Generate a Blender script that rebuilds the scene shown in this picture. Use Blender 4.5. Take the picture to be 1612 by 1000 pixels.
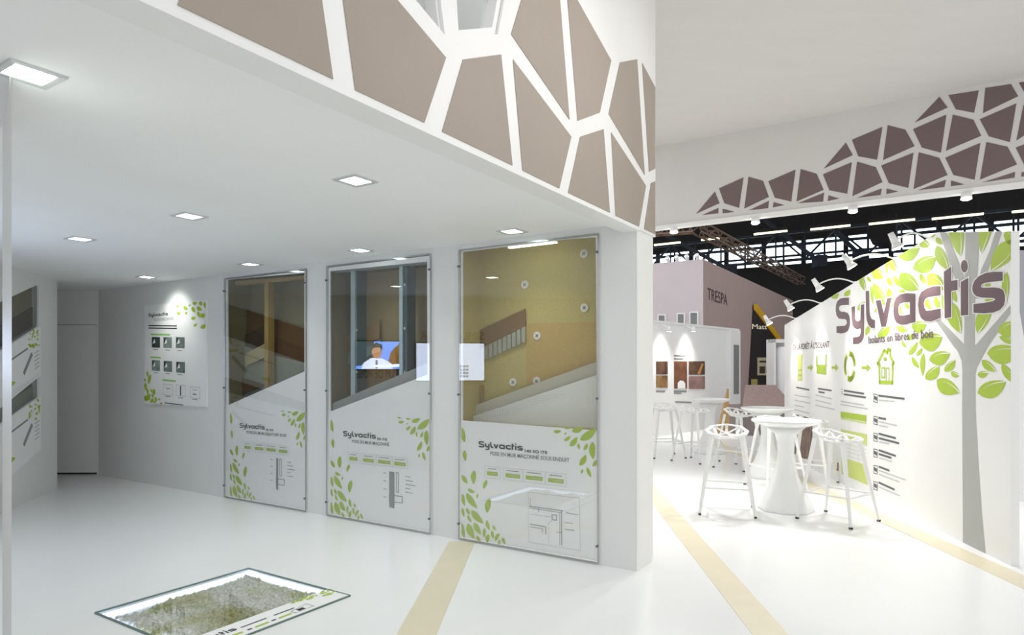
import bpy, math, random
from mathutils import Vector, noise
from mathutils.geometry import tessellate_polygon
random.seed(7)
for o in list(bpy.data.objects): bpy.data.objects.remove(o)
scene = bpy.context.scene
COL = scene.collection
V3 = Vector
# ------------------------------------------------------------------ camera, world, exposure
F, CX, HY, H = 1031.0, 806.0, 578.0, 1.5          # focal length in pixels, principal column, horizon row, eye height
cam = bpy.data.cameras.new('camera'); camo = bpy.data.objects.new('camera', cam); COL.objects.link(camo)
cam.sensor_fit = 'HORIZONTAL'; cam.sensor_width = 36.0; cam.lens = 36.0*F/1612.0
cam.shift_y = (HY-500.0)/1612.0; cam.clip_end = 200
camo.location = (0, 0, H); camo.rotation_euler = (math.pi/2, 0, 0)
scene.camera = camo
w = bpy.data.worlds.new('hall_light'); scene.world = w; w.use_nodes = True
w.node_tree.nodes['Background'].inputs[0].default_value = (0.99, 0.99, 1.0, 1)
w.node_tree.nodes['Background'].inputs[1].default_value = 0.80
scene.view_settings.view_transform = 'Standard'; scene.view_settings.look = 'None'
scene.view_settings.gamma = 1.0; scene.view_settings.use_curve_mapping = False
scene.view_settings.exposure = 0.40
def lamp(name, kind, loc, energy, color=(1, 1, 1), aim=None, parent=None, **kw):
    l = bpy.data.lights.new(name, kind); l.energy = energy; l.color = color
    for k, v in kw.items(): setattr(l, k, v)
    o = bpy.data.objects.new(name, l); COL.objects.link(o)
    o.location = V3(loc) - (V3(parent.location) if parent else V3((0, 0, 0)))
    if aim is not None:
        o.rotation_euler = (V3(aim)-V3(loc)).to_track_quat('-Z', 'Y').to_euler()
    if parent: o.parent = parent
    return o
DL_W, SPOT_W, ARM_W, FILL_W = 18.0, 150.0, 30.0, 36.0            # soffit downlights, fascia spots, arm lamps, added fascia fill

# ------------------------------------------------------------------ helpers
def fl(x, y, z=0.0):
    Y = F*(H-z)/(y-HY); return V3(((x-CX)*Y/F, Y, z))
class Plane:
    """upright plane: origin on the floor, u along it, v = height, n towards the viewer"""
    def __init__(s, p0, d):
        s.o = V3((p0[0], p0[1], 0)); s.u = V3((d[0], d[1], 0)).normalized()
        n = V3((s.u.y, -s.u.x, 0)); s.n = n if (-s.o).dot(n) > 0 else -n
    def uv(s, x, y, off=0.0):
        d = V3(((x-CX)/F, 1, (HY-y)/F)); c = V3((0, 0, H)); o = s.o + s.n*off
        t = (o-V3((0, 0, 0))).dot(s.n)/d.dot(s.n); p = c + d*t
        return ((p-o).dot(s.u), p.z)
    def pt(s, u, v, off=0.0):
        p = s.o + s.u*u + s.n*off; return V3((p.x, p.y, v))
WL = {}
def mk(name, verts, faces, mat, parent=None, smooth=False, local=False):
    verts = [V3(v) for v in verts]
    if local or not verts: base = V3((0, 0, 0))
    elif parent: base = WL.get(parent.name, V3((0, 0, 0)))
    else:
        xs = [v.x for v in verts]; ys = [v.y for v in verts]; zs = [v.z for v in verts]
        base = V3(((min(xs)+max(xs))/2, (min(ys)+max(ys))/2, min(zs)))
    me = bpy.data.meshes.new(name); me.from_pydata([v-base for v in verts], [], faces); me.update()
    if smooth:
        for p in me.polygons: p.use_smooth = True
    o = bpy.data.objects.new(name, me); COL.objects.link(o)
    if mat: me.materials.append(mat)
    if parent: o.parent = parent; WL[o.name] = base
    else: o.location = base; WL[o.name] = base.copy()
    return o
def thing(name, label, cat, loc, group=None, kind=None, rz=0):
    o = bpy.data.objects.new(name, None); COL.objects.link(o); o.location = loc; o.rotation_euler = (0, 0, rz)
    o.empty_display_size = .1; WL[o.name] = V3(loc)
    return tag(o, label, cat, group, kind)
def tag(o, label=None, cat=None, group=None, kind=None):
    if label: o['label'] = label
    if cat: o['category'] = cat
    if group: o['group'] = group
    if kind: o['kind'] = kind
    return o
STUFF = {'leaf_print', 'logo_print', 'subtitle_print', 'badge_print', 'badge_outline', 'drawing_lines', 'drawing_section', 'drawing_outline', 'caption_print', 'heading_print', 'icon_frame', 'icon_print',
         'text_print', 'tagline_print', 'reinforcing_mesh', 'screen_icons', 'lettering', 'house_icon', 'cycle_icon', 'log_icon', 'bin_side', 'photo_edge'}
class MB:
    def __init__(s): s.v = []; s.f = []
    def add(s, v, f):
        k = len(s.v); s.v += [V3(p) for p in v]; s.f += [tuple(i+k for i in q) for q in f]; return s
    def prism(s, pl, outer, a=0.0, b=0.02, holes=()):
        loops = [list(outer)]+[list(h) for h in holes]; flat = [p for l in loops for p in l]; n = len(flat)
        tri = tessellate_polygon([[V3((p[0], p[1], 0)) for p in l] for l in loops])
        v = [pl.pt(p[0], p[1], b) for p in flat]+[pl.pt(p[0], p[1], a) for p in flat]
        f = [tuple(t) for t in tri]+[tuple(i+n for i in reversed(t)) for t in tri]; k = 0
        for l in loops:
            m = len(l)
            for i in range(m): f.append((k+i, k+(i+1) % m, n+k+(i+1) % m, n+k+i))
            k += m
        return s.add(v, f)
    def ring4(s, pl, outer, hole, a, b):
        ar = lambda P: sum(P[i][0]*P[(i+1) % 4][1]-P[(i+1) % 4][0]*P[i][1] for i in range(4))
        outer, hole = list(outer), list(hole)
        if ar(outer)*ar(hole) < 0: hole.reverse()
        d = lambda k: sum((outer[i][0]-hole[(i+k) % 4][0])**2+(outer[i][1]-hole[(i+k) % 4][1])**2 for i in range(4))
        k = min(range(4), key=d); hole = hole[k:]+hole[:k]
        v = [pl.pt(*p, b) for p in outer+hole]+[pl.pt(*p, a) for p in outer+hole]; f = []
        for i in range(4):
            j = (i+1) % 4; f += [(i, j, 4+j, 4+i), (8+i, 12+i, 12+j, 8+j), (i, 8+i, 8+j, j), (4+i, 4+j, 12+j, 12+i)]
        return s.add(v, f)
    def flat(s, pl, poly, off):
        tri = tessellate_polygon([[V3((p[0], p[1], 0)) for p in poly]])
        return s.add([pl.pt(p[0], p[1], off) for p in poly], [tuple(t) for t in tri])
    def rect(s, pl, u0, v0, u1, v1, a, b): return s.prism(pl, [(u0, v0), (u1, v0), (u1, v1), (u0, v1)], a, b)
    def slab(s, pts, z0, z1, holes=()):
        return s.prism(FLOORP, pts, z0, z1, holes)
    def bar(s, p, q, w, h=None, up=(0, 0, 1), w2=None):
        p, q = V3(p), V3(q); h = h or w; d = (q-p).normalized(); up = V3(up)
        if abs(d.dot(up)) > .98: up = V3((1, 0, 0))
        a = d.cross(up).normalized(); b = a.cross(d); k = (w2 or w)/w
        v = [p+a*x*w/2+b*y*h/2 for x, y in ((-1, -1), (1, -1), (1, 1), (-1, 1))]+[q+a*x*w*k/2+b*y*h*k/2 for x, y in ((-1, -1), (1, -1), (1, 1), (-1, 1))]
        return s.add(v, [(3, 2, 1, 0), (4, 5, 6, 7), (0, 1, 5, 4), (1, 2, 6, 5), (2, 3, 7, 6), (3, 0, 4, 7)])
    def tube(s, pts, r, n=8, r2=None):
        pts = [V3(p) for p in pts]; k0 = len(pts); v = []; f = []
        for i, p in enumerate(pts):
            d = (pts[min(i+1, k0-1)]-pts[max(i-1, 0)]).normalized(); up = V3((0, 0, 1)) if abs(d.z) < .95 else V3((1, 0, 0))
            a = d.cross(up).normalized(); b = a.cross(d); rr = r+((r2 if r2 is not None else r)-r)*i/max(1, k0-1)
            v += [p+(a*math.cos(2*math.pi*j/n)+b*math.sin(2*math.pi*j/n))*rr for j in range(n)]
        for i in range(k0-1):
            for j in range(n): f.append((i*n+j, i*n+(j+1) % n, (i+1)*n+(j+1) % n, (i+1)*n+j))
        f.append(tuple(reversed(range(n)))); f.append(tuple(range((k0-1)*n, k0*n)))
        return s.add(v, f)
    def lathe(s, prof, n=40, c=(0, 0, 0), rad=None):
        c = V3(c); v = []; f = []; m = len(prof)
        for r, z in prof:
            for j in range(n):
                a = 2*math.pi*j/n; rr = rad(r, z, a) if rad else r
                v.append(c+V3((rr*math.cos(a), rr*math.sin(a), z)))
        for i in range(m-1):
            for j in range(n): f.append((i*n+j, i*n+(j+1) % n, (i+1)*n+(j+1) % n, (i+1)*n+j))
        f.append(tuple(reversed(range(n)))); f.append(tuple(range((m-1)*n, m*n)))
        return s.add(v, f)
    def stroke(s, pl, pts, w, off, closed=False):
        pts = [V3((p[0], p[1], 0)) for p in pts]; n = len(pts); rng = range(n if closed else n-1)
        for i in rng:
            a, b = pts[i], pts[(i+1) % n]; d = (b-a); L = d.length
            if L < 1e-6: continue
            d /= L; m = V3((-d.y, d.x, 0))*w/2; e = d*w*.35
            s.flat(pl, [(p.x, p.y) for p in (a-e-m, b+e-m, b+e+m, a-e+m)], off)
        return s
    def build(s, name, mat, parent=None, smooth=False, local=False):
        o = mk(name, s.v, s.f, mat, parent, smooth, local)
        if parent and name in STUFF: o['kind'] = 'stuff'
        return o
class _Fl:                                          # the floor as a "plane" so that prism() can extrude upwards
    def pt(s, u, v, off=0.0): return V3((u, v, off))
FLOORP = _Fl()
def srgb(r, g, b): return tuple(((c/255)/12.92 if c/255 <= .04045 else ((c/255+.055)/1.055)**2.4) for c in (r, g, b))
MATS = {}
def mat(name, rgb, rough=.5, metal=0.0, var=.0, scale=8.0, bump=0.0, bscale=60.0, emit=None, es=0.0, spec=.5, stretch=None):
    if name in MATS: return MATS[name]
    m = bpy.data.materials.new(name); m.use_nodes = True; nt = m.node_tree; b = nt.nodes['Principled BSDF']
    c = srgb(*rgb); b.inputs['Base Color'].default_value = (*c, 1); b.inputs['Roughness'].default_value = rough
    b.inputs['Metallic'].default_value = metal; b.inputs['Specular IOR Level'].default_value = spec
    tc = nt.nodes.new('ShaderNodeTexCoord'); src = tc.outputs['Object']
    if stretch:
        mp = nt.nodes.new('ShaderNodeMapping'); mp.inputs['Scale'].default_value = stretch; nt.links.new(src, mp.inputs[0]); src = mp.outputs[0]
    if var:
        nz = nt.nodes.new('ShaderNodeTexNoise'); nz.inputs['Scale'].default_value = scale; nz.inputs['Detail'].default_value = 4
        rp = nt.nodes.new('ShaderNodeValToRGB'); nt.links.new(src, nz.inputs['Vector']); nt.links.new(nz.outputs['Fac'], rp.inputs[0])
        rp.color_ramp.elements[0].position = .3; rp.color_ramp.elements[1].position = .7
        rp.color_ramp.elements[0].color = (*[x*(1-var) for x in c], 1); rp.color_ramp.elements[1].color = (*[min(1, x*(1+var)) for x in c], 1)
        nt.links.new(rp.outputs[0], b.inputs['Base Color'])
    if bump:
        n2 = nt.nodes.new('ShaderNodeTexNoise'); n2.inputs['Scale'].default_value = bscale; n2.inputs['Detail'].default_value = 3
        bp = nt.nodes.new('ShaderNodeBump'); bp.inputs['Strength'].default_value = bump; bp.inputs['Distance'].default_value = .01
        nt.links.new(src, n2.inputs['Vector']); nt.links.new(n2.outputs['Fac'], bp.inputs['Height']); nt.links.new(bp.outputs[0], b.inputs['Normal'])
    if emit: b.inputs['Emission Color'].default_value = (*srgb(*emit), 1); b.inputs['Emission Strength'].default_value = es
    MATS[name] = m; return m
def glass_mat(name, tint, ior=1.5, rough=0.0):
    m = bpy.data.materials.new(name); m.use_nodes = True; nt = m.node_tree; nt.nodes.remove(nt.nodes['Principled BSDF'])
    out = nt.nodes['Material Output']; tr = nt.nodes.new('ShaderNodeBsdfTransparent'); gl = nt.nodes.new('ShaderNodeBsdfGlossy')
    lw = nt.nodes.new('ShaderNodeLayerWeight'); lw.inputs[0].default_value = .5; mx = nt.nodes.new('ShaderNodeMixShader')
    pw = nt.nodes.new('ShaderNodeMath'); pw.operation = 'POWER'; pw.inputs[1].default_value = 5
    r0 = ((ior-1)/(ior+1))**2; ma = nt.nodes.new('ShaderNodeMath'); ma.operation = 'MULTIPLY_ADD'; ma.inputs[1].default_value = 1-r0; ma.inputs[2].default_value = r0
    tr.inputs[0].default_value = (*tint, 1); gl.inputs[0].default_value = (1, 1, 1, 1); gl.inputs['Roughness'].default_value = rough
    nt.links.new(lw.outputs['Facing'], pw.inputs[0]); nt.links.new(pw.outputs[0], ma.inputs[0]); nt.links.new(ma.outputs[0], mx.inputs[0]); nt.links.new(tr.outputs[0], mx.inputs[1]); nt.links.new(gl.outputs[0], mx.inputs[2]); nt.links.new(mx.outputs[0], out.inputs[0])
    return m
def text_poly(s, bold=0.0):
    cu = bpy.data.curves.new('t', 'FONT'); cu.body = s; cu.size = 1; cu.resolution_u = 3; cu.offset = bold
    o = bpy.data.objects.new('t', cu); COL.objects.link(o); dg = bpy.context.evaluated_depsgraph_get(); dg.update()
    me = bpy.data.meshes.new_from_object(o.evaluated_get(dg)); v = [tuple(p.co[:2]) for p in me.vertices]; f = [tuple(p.vertices) for p in me.polygons]
    bpy.data.objects.remove(o); bpy.data.curves.remove(cu); bpy.data.meshes.remove(me); return v, f
def put_text(mb, pl, s, uL, vL, uR, h, off, slope=0.0, cap=.70, bold=0.0):
    v, f = text_poly(s, bold); x0 = min(p[0] for p in v); x1 = max(p[0] for p in v); sx = (uR-uL)/(x1-x0); sy = h/cap
    mb.add([pl.pt(uL+(p[0]-x0)*sx, vL+p[1]*sy+(p[0]-x0)*sx*slope, off) for p in v], f)
def px_text(mb, pl, s, L, R, hpx, off=.004, bold=0.0):
    uL, vL = pl.uv(*L); uR, vR = pl.uv(*R); h = pl.uv(L[0], L[1]-hpx)[1]-vL; put_text(mb, pl, s, uL, vL, uR, h, off, slope=(vR-vL)/(uR-uL), bold=bold)
def leaf_pts(a, b, wd, n=9, bend=.12):
    a, b = V3((a[0], a[1], 0)), V3((b[0], b[1], 0)); d = b-a; m = V3((-d.y, d.x, 0)).normalized(); L = d.length; s1 = []; s2 = []
    for i in range(n+1):
        t = i/n; k = math.sin(math.pi*t**.85)**.8; c = a+d*t+m*math.sin(math.pi*t)*wd*bend
        s1.append(c+m*wd/2*k); s2.append(c-m*wd/2*k)
    return [(p.x, p.y) for p in s1+s2[-2:0:-1]]
def vein_pts(a, b, wd, tw):
    a, b = V3((a[0], a[1], 0)), V3((b[0], b[1], 0)); d = b-a; m = V3((-d.y, d.x, 0)).normalized(); s1 = []; s2 = []
    for i in range(7):
        t = .98-.75*i/6; c = a+d*t-m*math.sin(math.pi*t)*wd*.17; k = tw*(1-i/6.5)/2
        s1.append(c+m*k); s2.append(c-m*k)
    return [(p.x, p.y) for p in s1+s2[::-1]]
def clip(poly, conv):
    area = sum(conv[i][0]*conv[(i+1) % len(conv)][1]-conv[(i+1) % len(conv)][0]*conv[i][1] for i in range(len(conv))); sg = 1 if area > 0 else -1
    out = list(poly)
    for i in range(len(conv)):
        a, b = conv[i], conv[(i+1) % len(conv)]; ins = lambda p: sg*((b[0]-a[0])*(p[1]-a[1])-(b[1]-a[1])*(p[0]-a[0])); src, out = out, []
        for j in range(len(src)):
            p, q = src[j], src[(j+1) % len(src)]; ip, iq = ins(p), ins(q)
            if ip >= 0: out.append(p)
            if (ip >= 0) != (iq >= 0):
                t = ip/(ip-iq); out.append((p[0]+(q[0]-p[0])*t, p[1]+(q[1]-p[1])*t))
        if len(out) < 3: return []
    return out
def offset_poly(pts, d):
    n = len(pts); area = sum(pts[i][0]*pts[(i+1) % n][1]-pts[(i+1) % n][0]*pts[i][1] for i in range(n)); d = d if area > 0 else -d; out = []
    for i in range(n):
        p, q, r = V3((*pts[i-1], 0)), V3((*pts[i], 0)), V3((*pts[(i+1) % n], 0))
        a = (q-p).normalized(); b = (r-q).normalized(); na = V3((a.y, -a.x, 0)); nb = V3((b.y, -b.x, 0)); m = na+nb
        if m.length < .2: m = na
        m.normalize(); k = d/max(.5, m.dot(na)); out.append((q.x+m.x*k, q.y+m.y*k))
    return out
def copy_tree(o, parent=None):
    c = o.copy(); COL.objects.link(c); c.parent = parent
    for ch in list(o.children): copy_tree(ch, c)
    return c

# ------------------------------------------------------------------ materials
white = mat('white_paint', (236, 236, 234), .45, var=.012, scale=3, bump=.02, bscale=150)
wall_w = mat('wall_paint', (228, 229, 227), .5, var=.015, scale=2, bump=.02, bscale=140)
ceil_w = mat('ceiling_paint', (243, 244, 243), .7, var=.012, scale=1.5)
floor_w = mat('floor_laminate', (238, 239, 238), .22, var=.012, scale=1.2, bump=.01, bscale=30, spec=.45)
beige = mat('beige_strip', (224, 215, 188), .3, var=.03, scale=5)
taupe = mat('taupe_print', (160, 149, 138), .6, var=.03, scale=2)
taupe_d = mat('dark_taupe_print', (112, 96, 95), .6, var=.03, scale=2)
velum = mat('velum_and_shaded_fascia', (215, 212, 210), .9, var=.02, scale=1.2, stretch=(1, 4, 1))
gloss_w = mat('gloss_white_plastic', (240, 241, 241), .25, var=.01, scale=4)
metal_w = mat('white_enamel', (238, 238, 238), .35, var=.01, scale=6)
rubber = mat('dark_rubber', (50, 50, 50), .6, var=.05)
alu = mat('brushed_aluminium', (170, 172, 172), .35, .9, var=.05, scale=20)
grey_m = mat('grey_metal', (120, 122, 122), .4, .6, var=.05)
green = mat('leaf_green_print', (166, 192, 52), .5, var=.03, scale=6)
green_l = mat('pale_green_print', (200, 212, 120), .5, var=.02)
dark_p = mat('logo_print', (98, 76, 82), .5, var=.02)
black_p = mat('black_print', (45, 48, 50), .5, var=.02)
grey_p = mat('grey_print', (140, 142, 142), .5, var=.02)
lgrey_p = mat('light_grey_print', (190, 191, 190), .5, var=.02)
trunk_p = mat('trunk_grey_print', (172, 173, 170), .5, var=.02)
white_p = mat('white_print', (240, 240, 239), .5, var=.01)
yellow_p = mat('yellow_paint', (226, 176, 30), .5, var=.03)
lens_m = mat('lamp_lens', (255, 255, 255), .4, emit=(240, 255, 250), es=9)
spot_m = mat('spot_lens', (255, 255, 255), .4, emit=(255, 252, 245), es=25)
glass = glass_mat('display_glass', (.992, .996, .993), 1.7)
glass_e = glass_mat('clear_acrylic', (.97, .98, .98), 1.3)

# ------------------------------------------------------------------ reference planes of the stand
A = V3((-1596, F, 0)).normalized(); B = V3((667, F, 0)).normalized()
C = fl(1003, 900)
W = Plane(C, A)                       # wall with the three glazed display panels (u runs to the far left)
FP = Plane(C, B)                      # big upper fascia (u runs away to the right)
T0 = fl(1591, 891); T = Plane(T0, fl(1360, 778.6)-T0)   # tree graphic wall (u runs away)
L0 = fl(23, 799); LW = Plane(L0, fl(90, 770)-L0)        # left exhibit wall
ZC = H + (HY-358)/F*fl(938, 888).y    # soffit height
ZF = H + (HY-361.5)/F*C.y             # underside of the big fascia
Z2 = 3.35; F20 = fl(1030, 358.2, Z2); F2 = Plane(F20, -A)
Z2T = H + (HY-232)/F*F20.y            # velum height
ZFT = Z2T + .05

# ------------------------------------------------------------------ floor and pit
pit = [fl(150, 966), fl(391, 896), fl(551, 939)]; pit.append(pit[0]+pit[2]-pit[1])
pit2 = [(p.x, p.y) for p in pit]
pc = sum(pit, V3((0, 0, 0)))/4
pin = [(pc.x+(p[0]-pc.x)*.985, pc.y+(p[1]-pc.y)*.985) for p in pit2]
tag(MB().slab([(-14, -5), (20, -5), (45, 60), (-14, 60)], -.02, 0, [pin]).build('floor', floor_w), kind='structure')
S = V3((56, F, 0)).normalized(); SN = V3((S.y, -S.x, 0))
def strip(name, pL, pR, t0, t1):
    o = (pL+pR)/2; wd = abs((pR-pL).dot(SN))/2
    q = [o+S*t0-SN*wd, o+S*t0+SN*wd, o+S*t1+SN*wd, o+S*t1-SN*wd]
    tag(MB().slab([(p.x, p.y) for p in q], 0, .0025).build(name, beige), kind='structure')
strip('trim_1', fl(624, 1000), fl(687, 1000), -2.5, (fl(727, 853)-fl(655, 1000)).length)
strip('trim_2', fl(1185, 1000), fl(1242, 1000), -2.5, 9.0)
a3 = fl(1582, 914); strip('trim_3', a3, a3+SN*.21, -2.0, 9.0)

# sunken floor showcase
pt_ = thing('floor_showcase', 'glass-covered lit pit in the floor filled with grey-green fibre', 'display case', (pc.x, pc.y, 0))
mb = MB()
for i in range(4):
    a, b = pin[i], pin[(i+1) % 4]
    mb.add([(a[0], a[1], -.3), (b[0], b[1], -.3), (b[0], b[1], -.001), (a[0], a[1], -.001)], [(0, 1, 2, 3)])
mb.add([(p[0], p[1], -.3) for p in pin], [(0, 1, 2, 3)]); mb.build('pit_box', white, pt_)
eu = (pit[1]-pit[0]); ev = (pit[2]-pit[1])        # eu away-right, ev right-near
def pq(a, b, z): p = pit[0]+eu*a+ev*b; return V3((p.x, p.y, z))
fm = bpy.data.materials.new('fibre_fill'); fm.use_nodes = True; nt = fm.node_tree; bs = nt.nodes['Principled BSDF']; bs.inputs['Roughness'].default_value = .95
tc = nt.nodes.new('ShaderNodeTexCoord'); n1 = nt.nodes.new('ShaderNodeTexNoise'); n1.inputs['Scale'].default_value = 2.6; n1.inputs['Detail'].default_value = 5
r1 = nt.nodes.new('ShaderNodeValToRGB'); e = r1.color_ramp.elements; e[0].position = .44; e[0].color = (*srgb(214, 212, 206), 1); e[1].position = .72; e[1].color = (*srgb(158, 146, 84), 1)
e2 = r1.color_ramp.elements.new(.58); e2.color = (*srgb(184, 184, 140), 1)
n2 = nt.nodes.new('ShaderNodeTexNoise'); n2.inputs['Scale'].default_value = 55; n2.inputs['Detail'].default_value = 6
r2 = nt.nodes.new('ShaderNodeValToRGB'); r2.color_ramp.elements[0].position = .32; r2.color_ramp.elements[0].color = (.5, .5, .47, 1); r2.color_ramp.elements[1].position = .62; r2.color_ramp.elements[1].color = (1.1, 1.1, 1.1, 1)
mxn = nt.nodes.new('ShaderNodeMixRGB'); mxn.blend_type = 'MULTIPLY'; mxn.inputs[0].default_value = 1
for a_, b_ in ((tc.outputs['Object'], n1.inputs['Vector']), (tc.outputs['Object'], n2.inputs['Vector']), (n1.outputs['Fac'], r1.inputs[0]), (n2.outputs['Fac'], r2.inputs[0]), (r1.outputs[0], mxn.inputs[1]), (r2.outputs[0], mxn.inputs[2]), (mxn.outputs[0], bs.inputs['Base Color'])): nt.links.new(a_, b_)
N = 110; v = []; f = []
for i in range(N+1):
    for j in range(N+1):
        a, b = .018+.964*i/N, .018+.964*j/N; p = pq(a, b, 0); q = p*14
        ed = min(i, j, N-i, N-j)/N; z = -.036+.03*noise.noise(p*4)+.028*abs(noise.noise(q))+.02*noise.noise(p*38)+random.uniform(-.006, .006)-(.03 if ed < .03 else 0)
        v.append((p.x, p.y, min(z, -.004)))
for i in range(N):
    for j in range(N): k = i*(N+1)+j; f.append((k, k+1, k+N+2, k+N+1))
tag(mk('fibre_fill', v, f, fm, pt_), kind='stuff')
led = mat('led_strip', (255, 255, 255), .4, emit=(205, 220, 255), es=3.5)
for (a0, b0, a1, b1) in ((.012, .012, .988, .012), (.988, .012, .988, .80), (.012, .012, .012, .80)):
    MB().bar(pq(a0, b0, -.03), pq(a1, b1, -.03), .012, .03).build('led_strip', led, pt_)
glass_f = glass_mat('floor_glass', (.98, .99, .985), 1.25)
cov = MB().slab(pit2, .001, .006).build('glass_cover', glass_f, pt_)
edge = mat('glass_edge', (96, 116, 110), .3, var=.05)
for i in range(4):
    a, b = pit[i], pit[(i+1) % 4]; MB().bar(a+V3((0, 0, .004)), b+V3((0, 0, .004)), .012, .008).build('edge_trim', edge, cov)
fb = 1-.234*.909/ev.length
class PitP:                                          # label plane on the glass: u along the right-hand edge towards the camera-left, v across
    def pt(s, u, v, off=0.0): p = pit[2]-eu.normalized()*u-ev.normalized()*(fb_w-v); return V3((p.x, p.y, .0065+off))
fb_w = ev.length*(1-fb); PP = PitP(); Lp = eu.length
lab = MB().flat(PP, [(0, 0), (Lp, 0), (Lp, fb_w), (0, fb_w)], .0005).build('label_strip', white_p, pt_)
def pu(x, y): p = fl(x, y); d = p-pit[2]; return (-d.dot(eu.normalized()), fb_w+d.dot(ev.normalized()))
def pit_label():
    m = MB(); a = pu(363, 989); put_logo(m, PP, a[0]+.36, .105, a[0], -.055, .0016)
    for u, l in ((a[0]-.03, .16), (a[0]-.25, .14)): m.stroke(PP, [(u, .095), (u-l, .095)], .012, .0016)
    b = pu(440, 984); m.flat(PP, [(b[0], .15), (b[0]-.03, .15), (b[0]-.03, .165), (b[0], .165)], .0016); c = pu(400, 998); m.flat(PP, [(c[0], .15), (c[0]-.03, .15), (c[0]-.03, .165), (c[0], .165)], .0016)
    d = pu(465, 962); m.flat(PP, [(d[0], .13), (d[0]-.05, .13), (d[0]-.05, .165), (d[0], .165)], .0016)
    m.build('logo_print', black_p, pt_)
    m = MB(); 
    for u in (b[0]-.05, c[0]-.05, c[0]+.12): m.flat(PP, [(u, .148), (u-.09, .148), (u-.09, .168), (u, .168)], .0016)
    m.build('badge_print', green, pt_)
    m = MB(); d = pu(452, 960)
    m.stroke(PP, [(d[0]+.02, .17), (d[0]-.12, .17), (d[0]-.12, .10), (d[0]+.02, .13)], .008, .0016, True); m.build('drawing_lines', lgrey_p, pt_)
    rr = random.Random(5)
    for i in range(20):
        k = rr.random(); u = .03+.30*k; v_ = .012+rr.random()*.10*(1-k); an = rr.uniform(-.6, .5); l = rr.uniform(.03, .06)
        MB().flat(PP, leaf_pts((u, v_), (u-l*math.cos(an), max(.004, v_+l*math.sin(an))), l*.45), .0014+.00001*i).build('leaf', green, pt_)

# ------------------------------------------------------------------ soffit, walls, fascia
WEND = W.uv(155, 748)[0]; D0 = W.pt(WEND, 0)
cpoly = [FP.pt(-6.6, 0, -.06), FP.pt(.0, 0, -.06), W.pt(.05, 0, -.05), W.pt(WEND+.4, 0, -.4), V3((-9.5, 10.5, 0)), LW.pt(3.2, 0, -2.5), LW.pt(-8.5, 0, -.1)]
tag(MB().slab([(p.x, p.y) for p in cpoly], ZC, ZC+.08).build('ceiling', ceil_w), kind='structure')
# joints between the soffit boards (shallow cover battens)
# wall with three openings
PITCH = 1.84*.909*1.0
pxs = [(355, 483), (516, 679), (724, 943)]
PANELS = []
for xl, xr in pxs:
    uL = W.uv(xl, 700)[0]; uR = W.uv(xr, 700)[0]; PANELS.append((uR, uL))
vb = W.uv(724, 852)[1]; vt = W.uv(938, 369)[1]; VB, VT = .015, vt
holes = [[(a, VB), (b, VB), (b, VT), (a, VT)] for a, b in PANELS]
wall_back = tag(MB().prism(W, [(0, 0), (WEND, 0), (WEND, ZC), (0, ZC)], -.05, 0, holes).build('wall_back', wall_w), kind='structure')
# white end face of the wall that carries the fascia
UEND = FP.uv(1026.5, 700)[0]
endw = tag(MB().prism(FP, [(.0, 0), (UEND, 0), (UEND, ZF+.04), (.0, ZF+.04)], -.05, 0.0).build('wall_end', white), kind='structure')
tag(MB().rect(FP, UEND+.004, .03, UEND+.05, ZF, -.05, -.012).build('trim_4', white), kind='structure')
# door wall, left wall
DW = Plane(D0, (-1, -.02, 0))
dw_l = 2.6
dx0, dv = DW.uv(152.5, 600)[0], DW.uv(120, 511)[1]; dx1 = DW.uv(92, 600)[0]+.12
wd_ = tag(MB().prism(DW, [(-.3, 0), (dw_l, 0), (dw_l, ZC), (-.3, ZC)], -.05, 0, [[(dx0, .002), (dx1, .002), (dx1, dv), (dx0, dv)]]).build('wall_door', wall_w), kind='structure')
dr = tag(MB().rect(DW, dx0+.006, .03, dx1-.006, dv-.006, -.045, -.008).build('door_1', wall_w), kind='structure')
MB().rect(DW, dx0, .002, dx1, .028, -.05, -.02).build('threshold', rubber, dr); MB().rect(DW, dx0-.1, 0, dx1+.1, dv+.1, -.08, -.052).build('door_light_stop', rubber, dr)  # unseen panel added behind the door to stop light in its gap
lu1 = LW.uv(90, 700)[0]
tag(MB().rect(LW, -1.0, 0, 4.5, ZC, -2.3, -2.25).build('wall_passage_blocker', wall_w), kind='structure')  # unseen wall added to block light leaking in beside the door wall
tag(MB().rect(LW, -1.0, 0, -.95, ZC, -2.25, -.06).build('wall_passage_blocker_end', wall_w), kind='structure')  # added end piece, closes the same gap against outside light
# left wall openings (two stacked windows with diagonal cut, seen at the far left)
def lpoly(p): return [LW.uv(*q) for q in p]
lw1 = lpoly([(58, 449), (58, 514)]); lw2 = lpoly([(60, 587), (60, 625)])
uu1, uu0 = lw1[0][0], lw1[0][0]-1.35
def para(u0, u1, vr, vr2, vl, vl2): return [(u0, vl2), (u1, vr2), (u1, vr), (u0, vl)]
k1 = lpoly([(19, 467), (19, 539), (20, 614), (20, 652)])
def ext(ur, vr, ul, vl, u): return vr+(vl-vr)*(u-ur)/(ul-ur)
ap1 = para(uu0, uu1, lw1[0][1], lw1[1][1], ext(uu1, lw1[0][1], *k1[0], uu0), ext(uu1, lw1[1][1], *k1[1], uu0))
ap2 = para(uu0, uu1, lw2[0][1], lw2[1][1], ext(uu1, lw2[0][1], *k1[2], uu0), ext(uu1, lw2[1][1], *k1[3], uu0))
tag(MB().prism(LW, [(-8.5, 0), (lu1, 0), (lu1, ZC), (-8.5, ZC)], -.06, 0, [ap1, ap2]).build('wall_left', wall_w), kind='structure')
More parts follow.
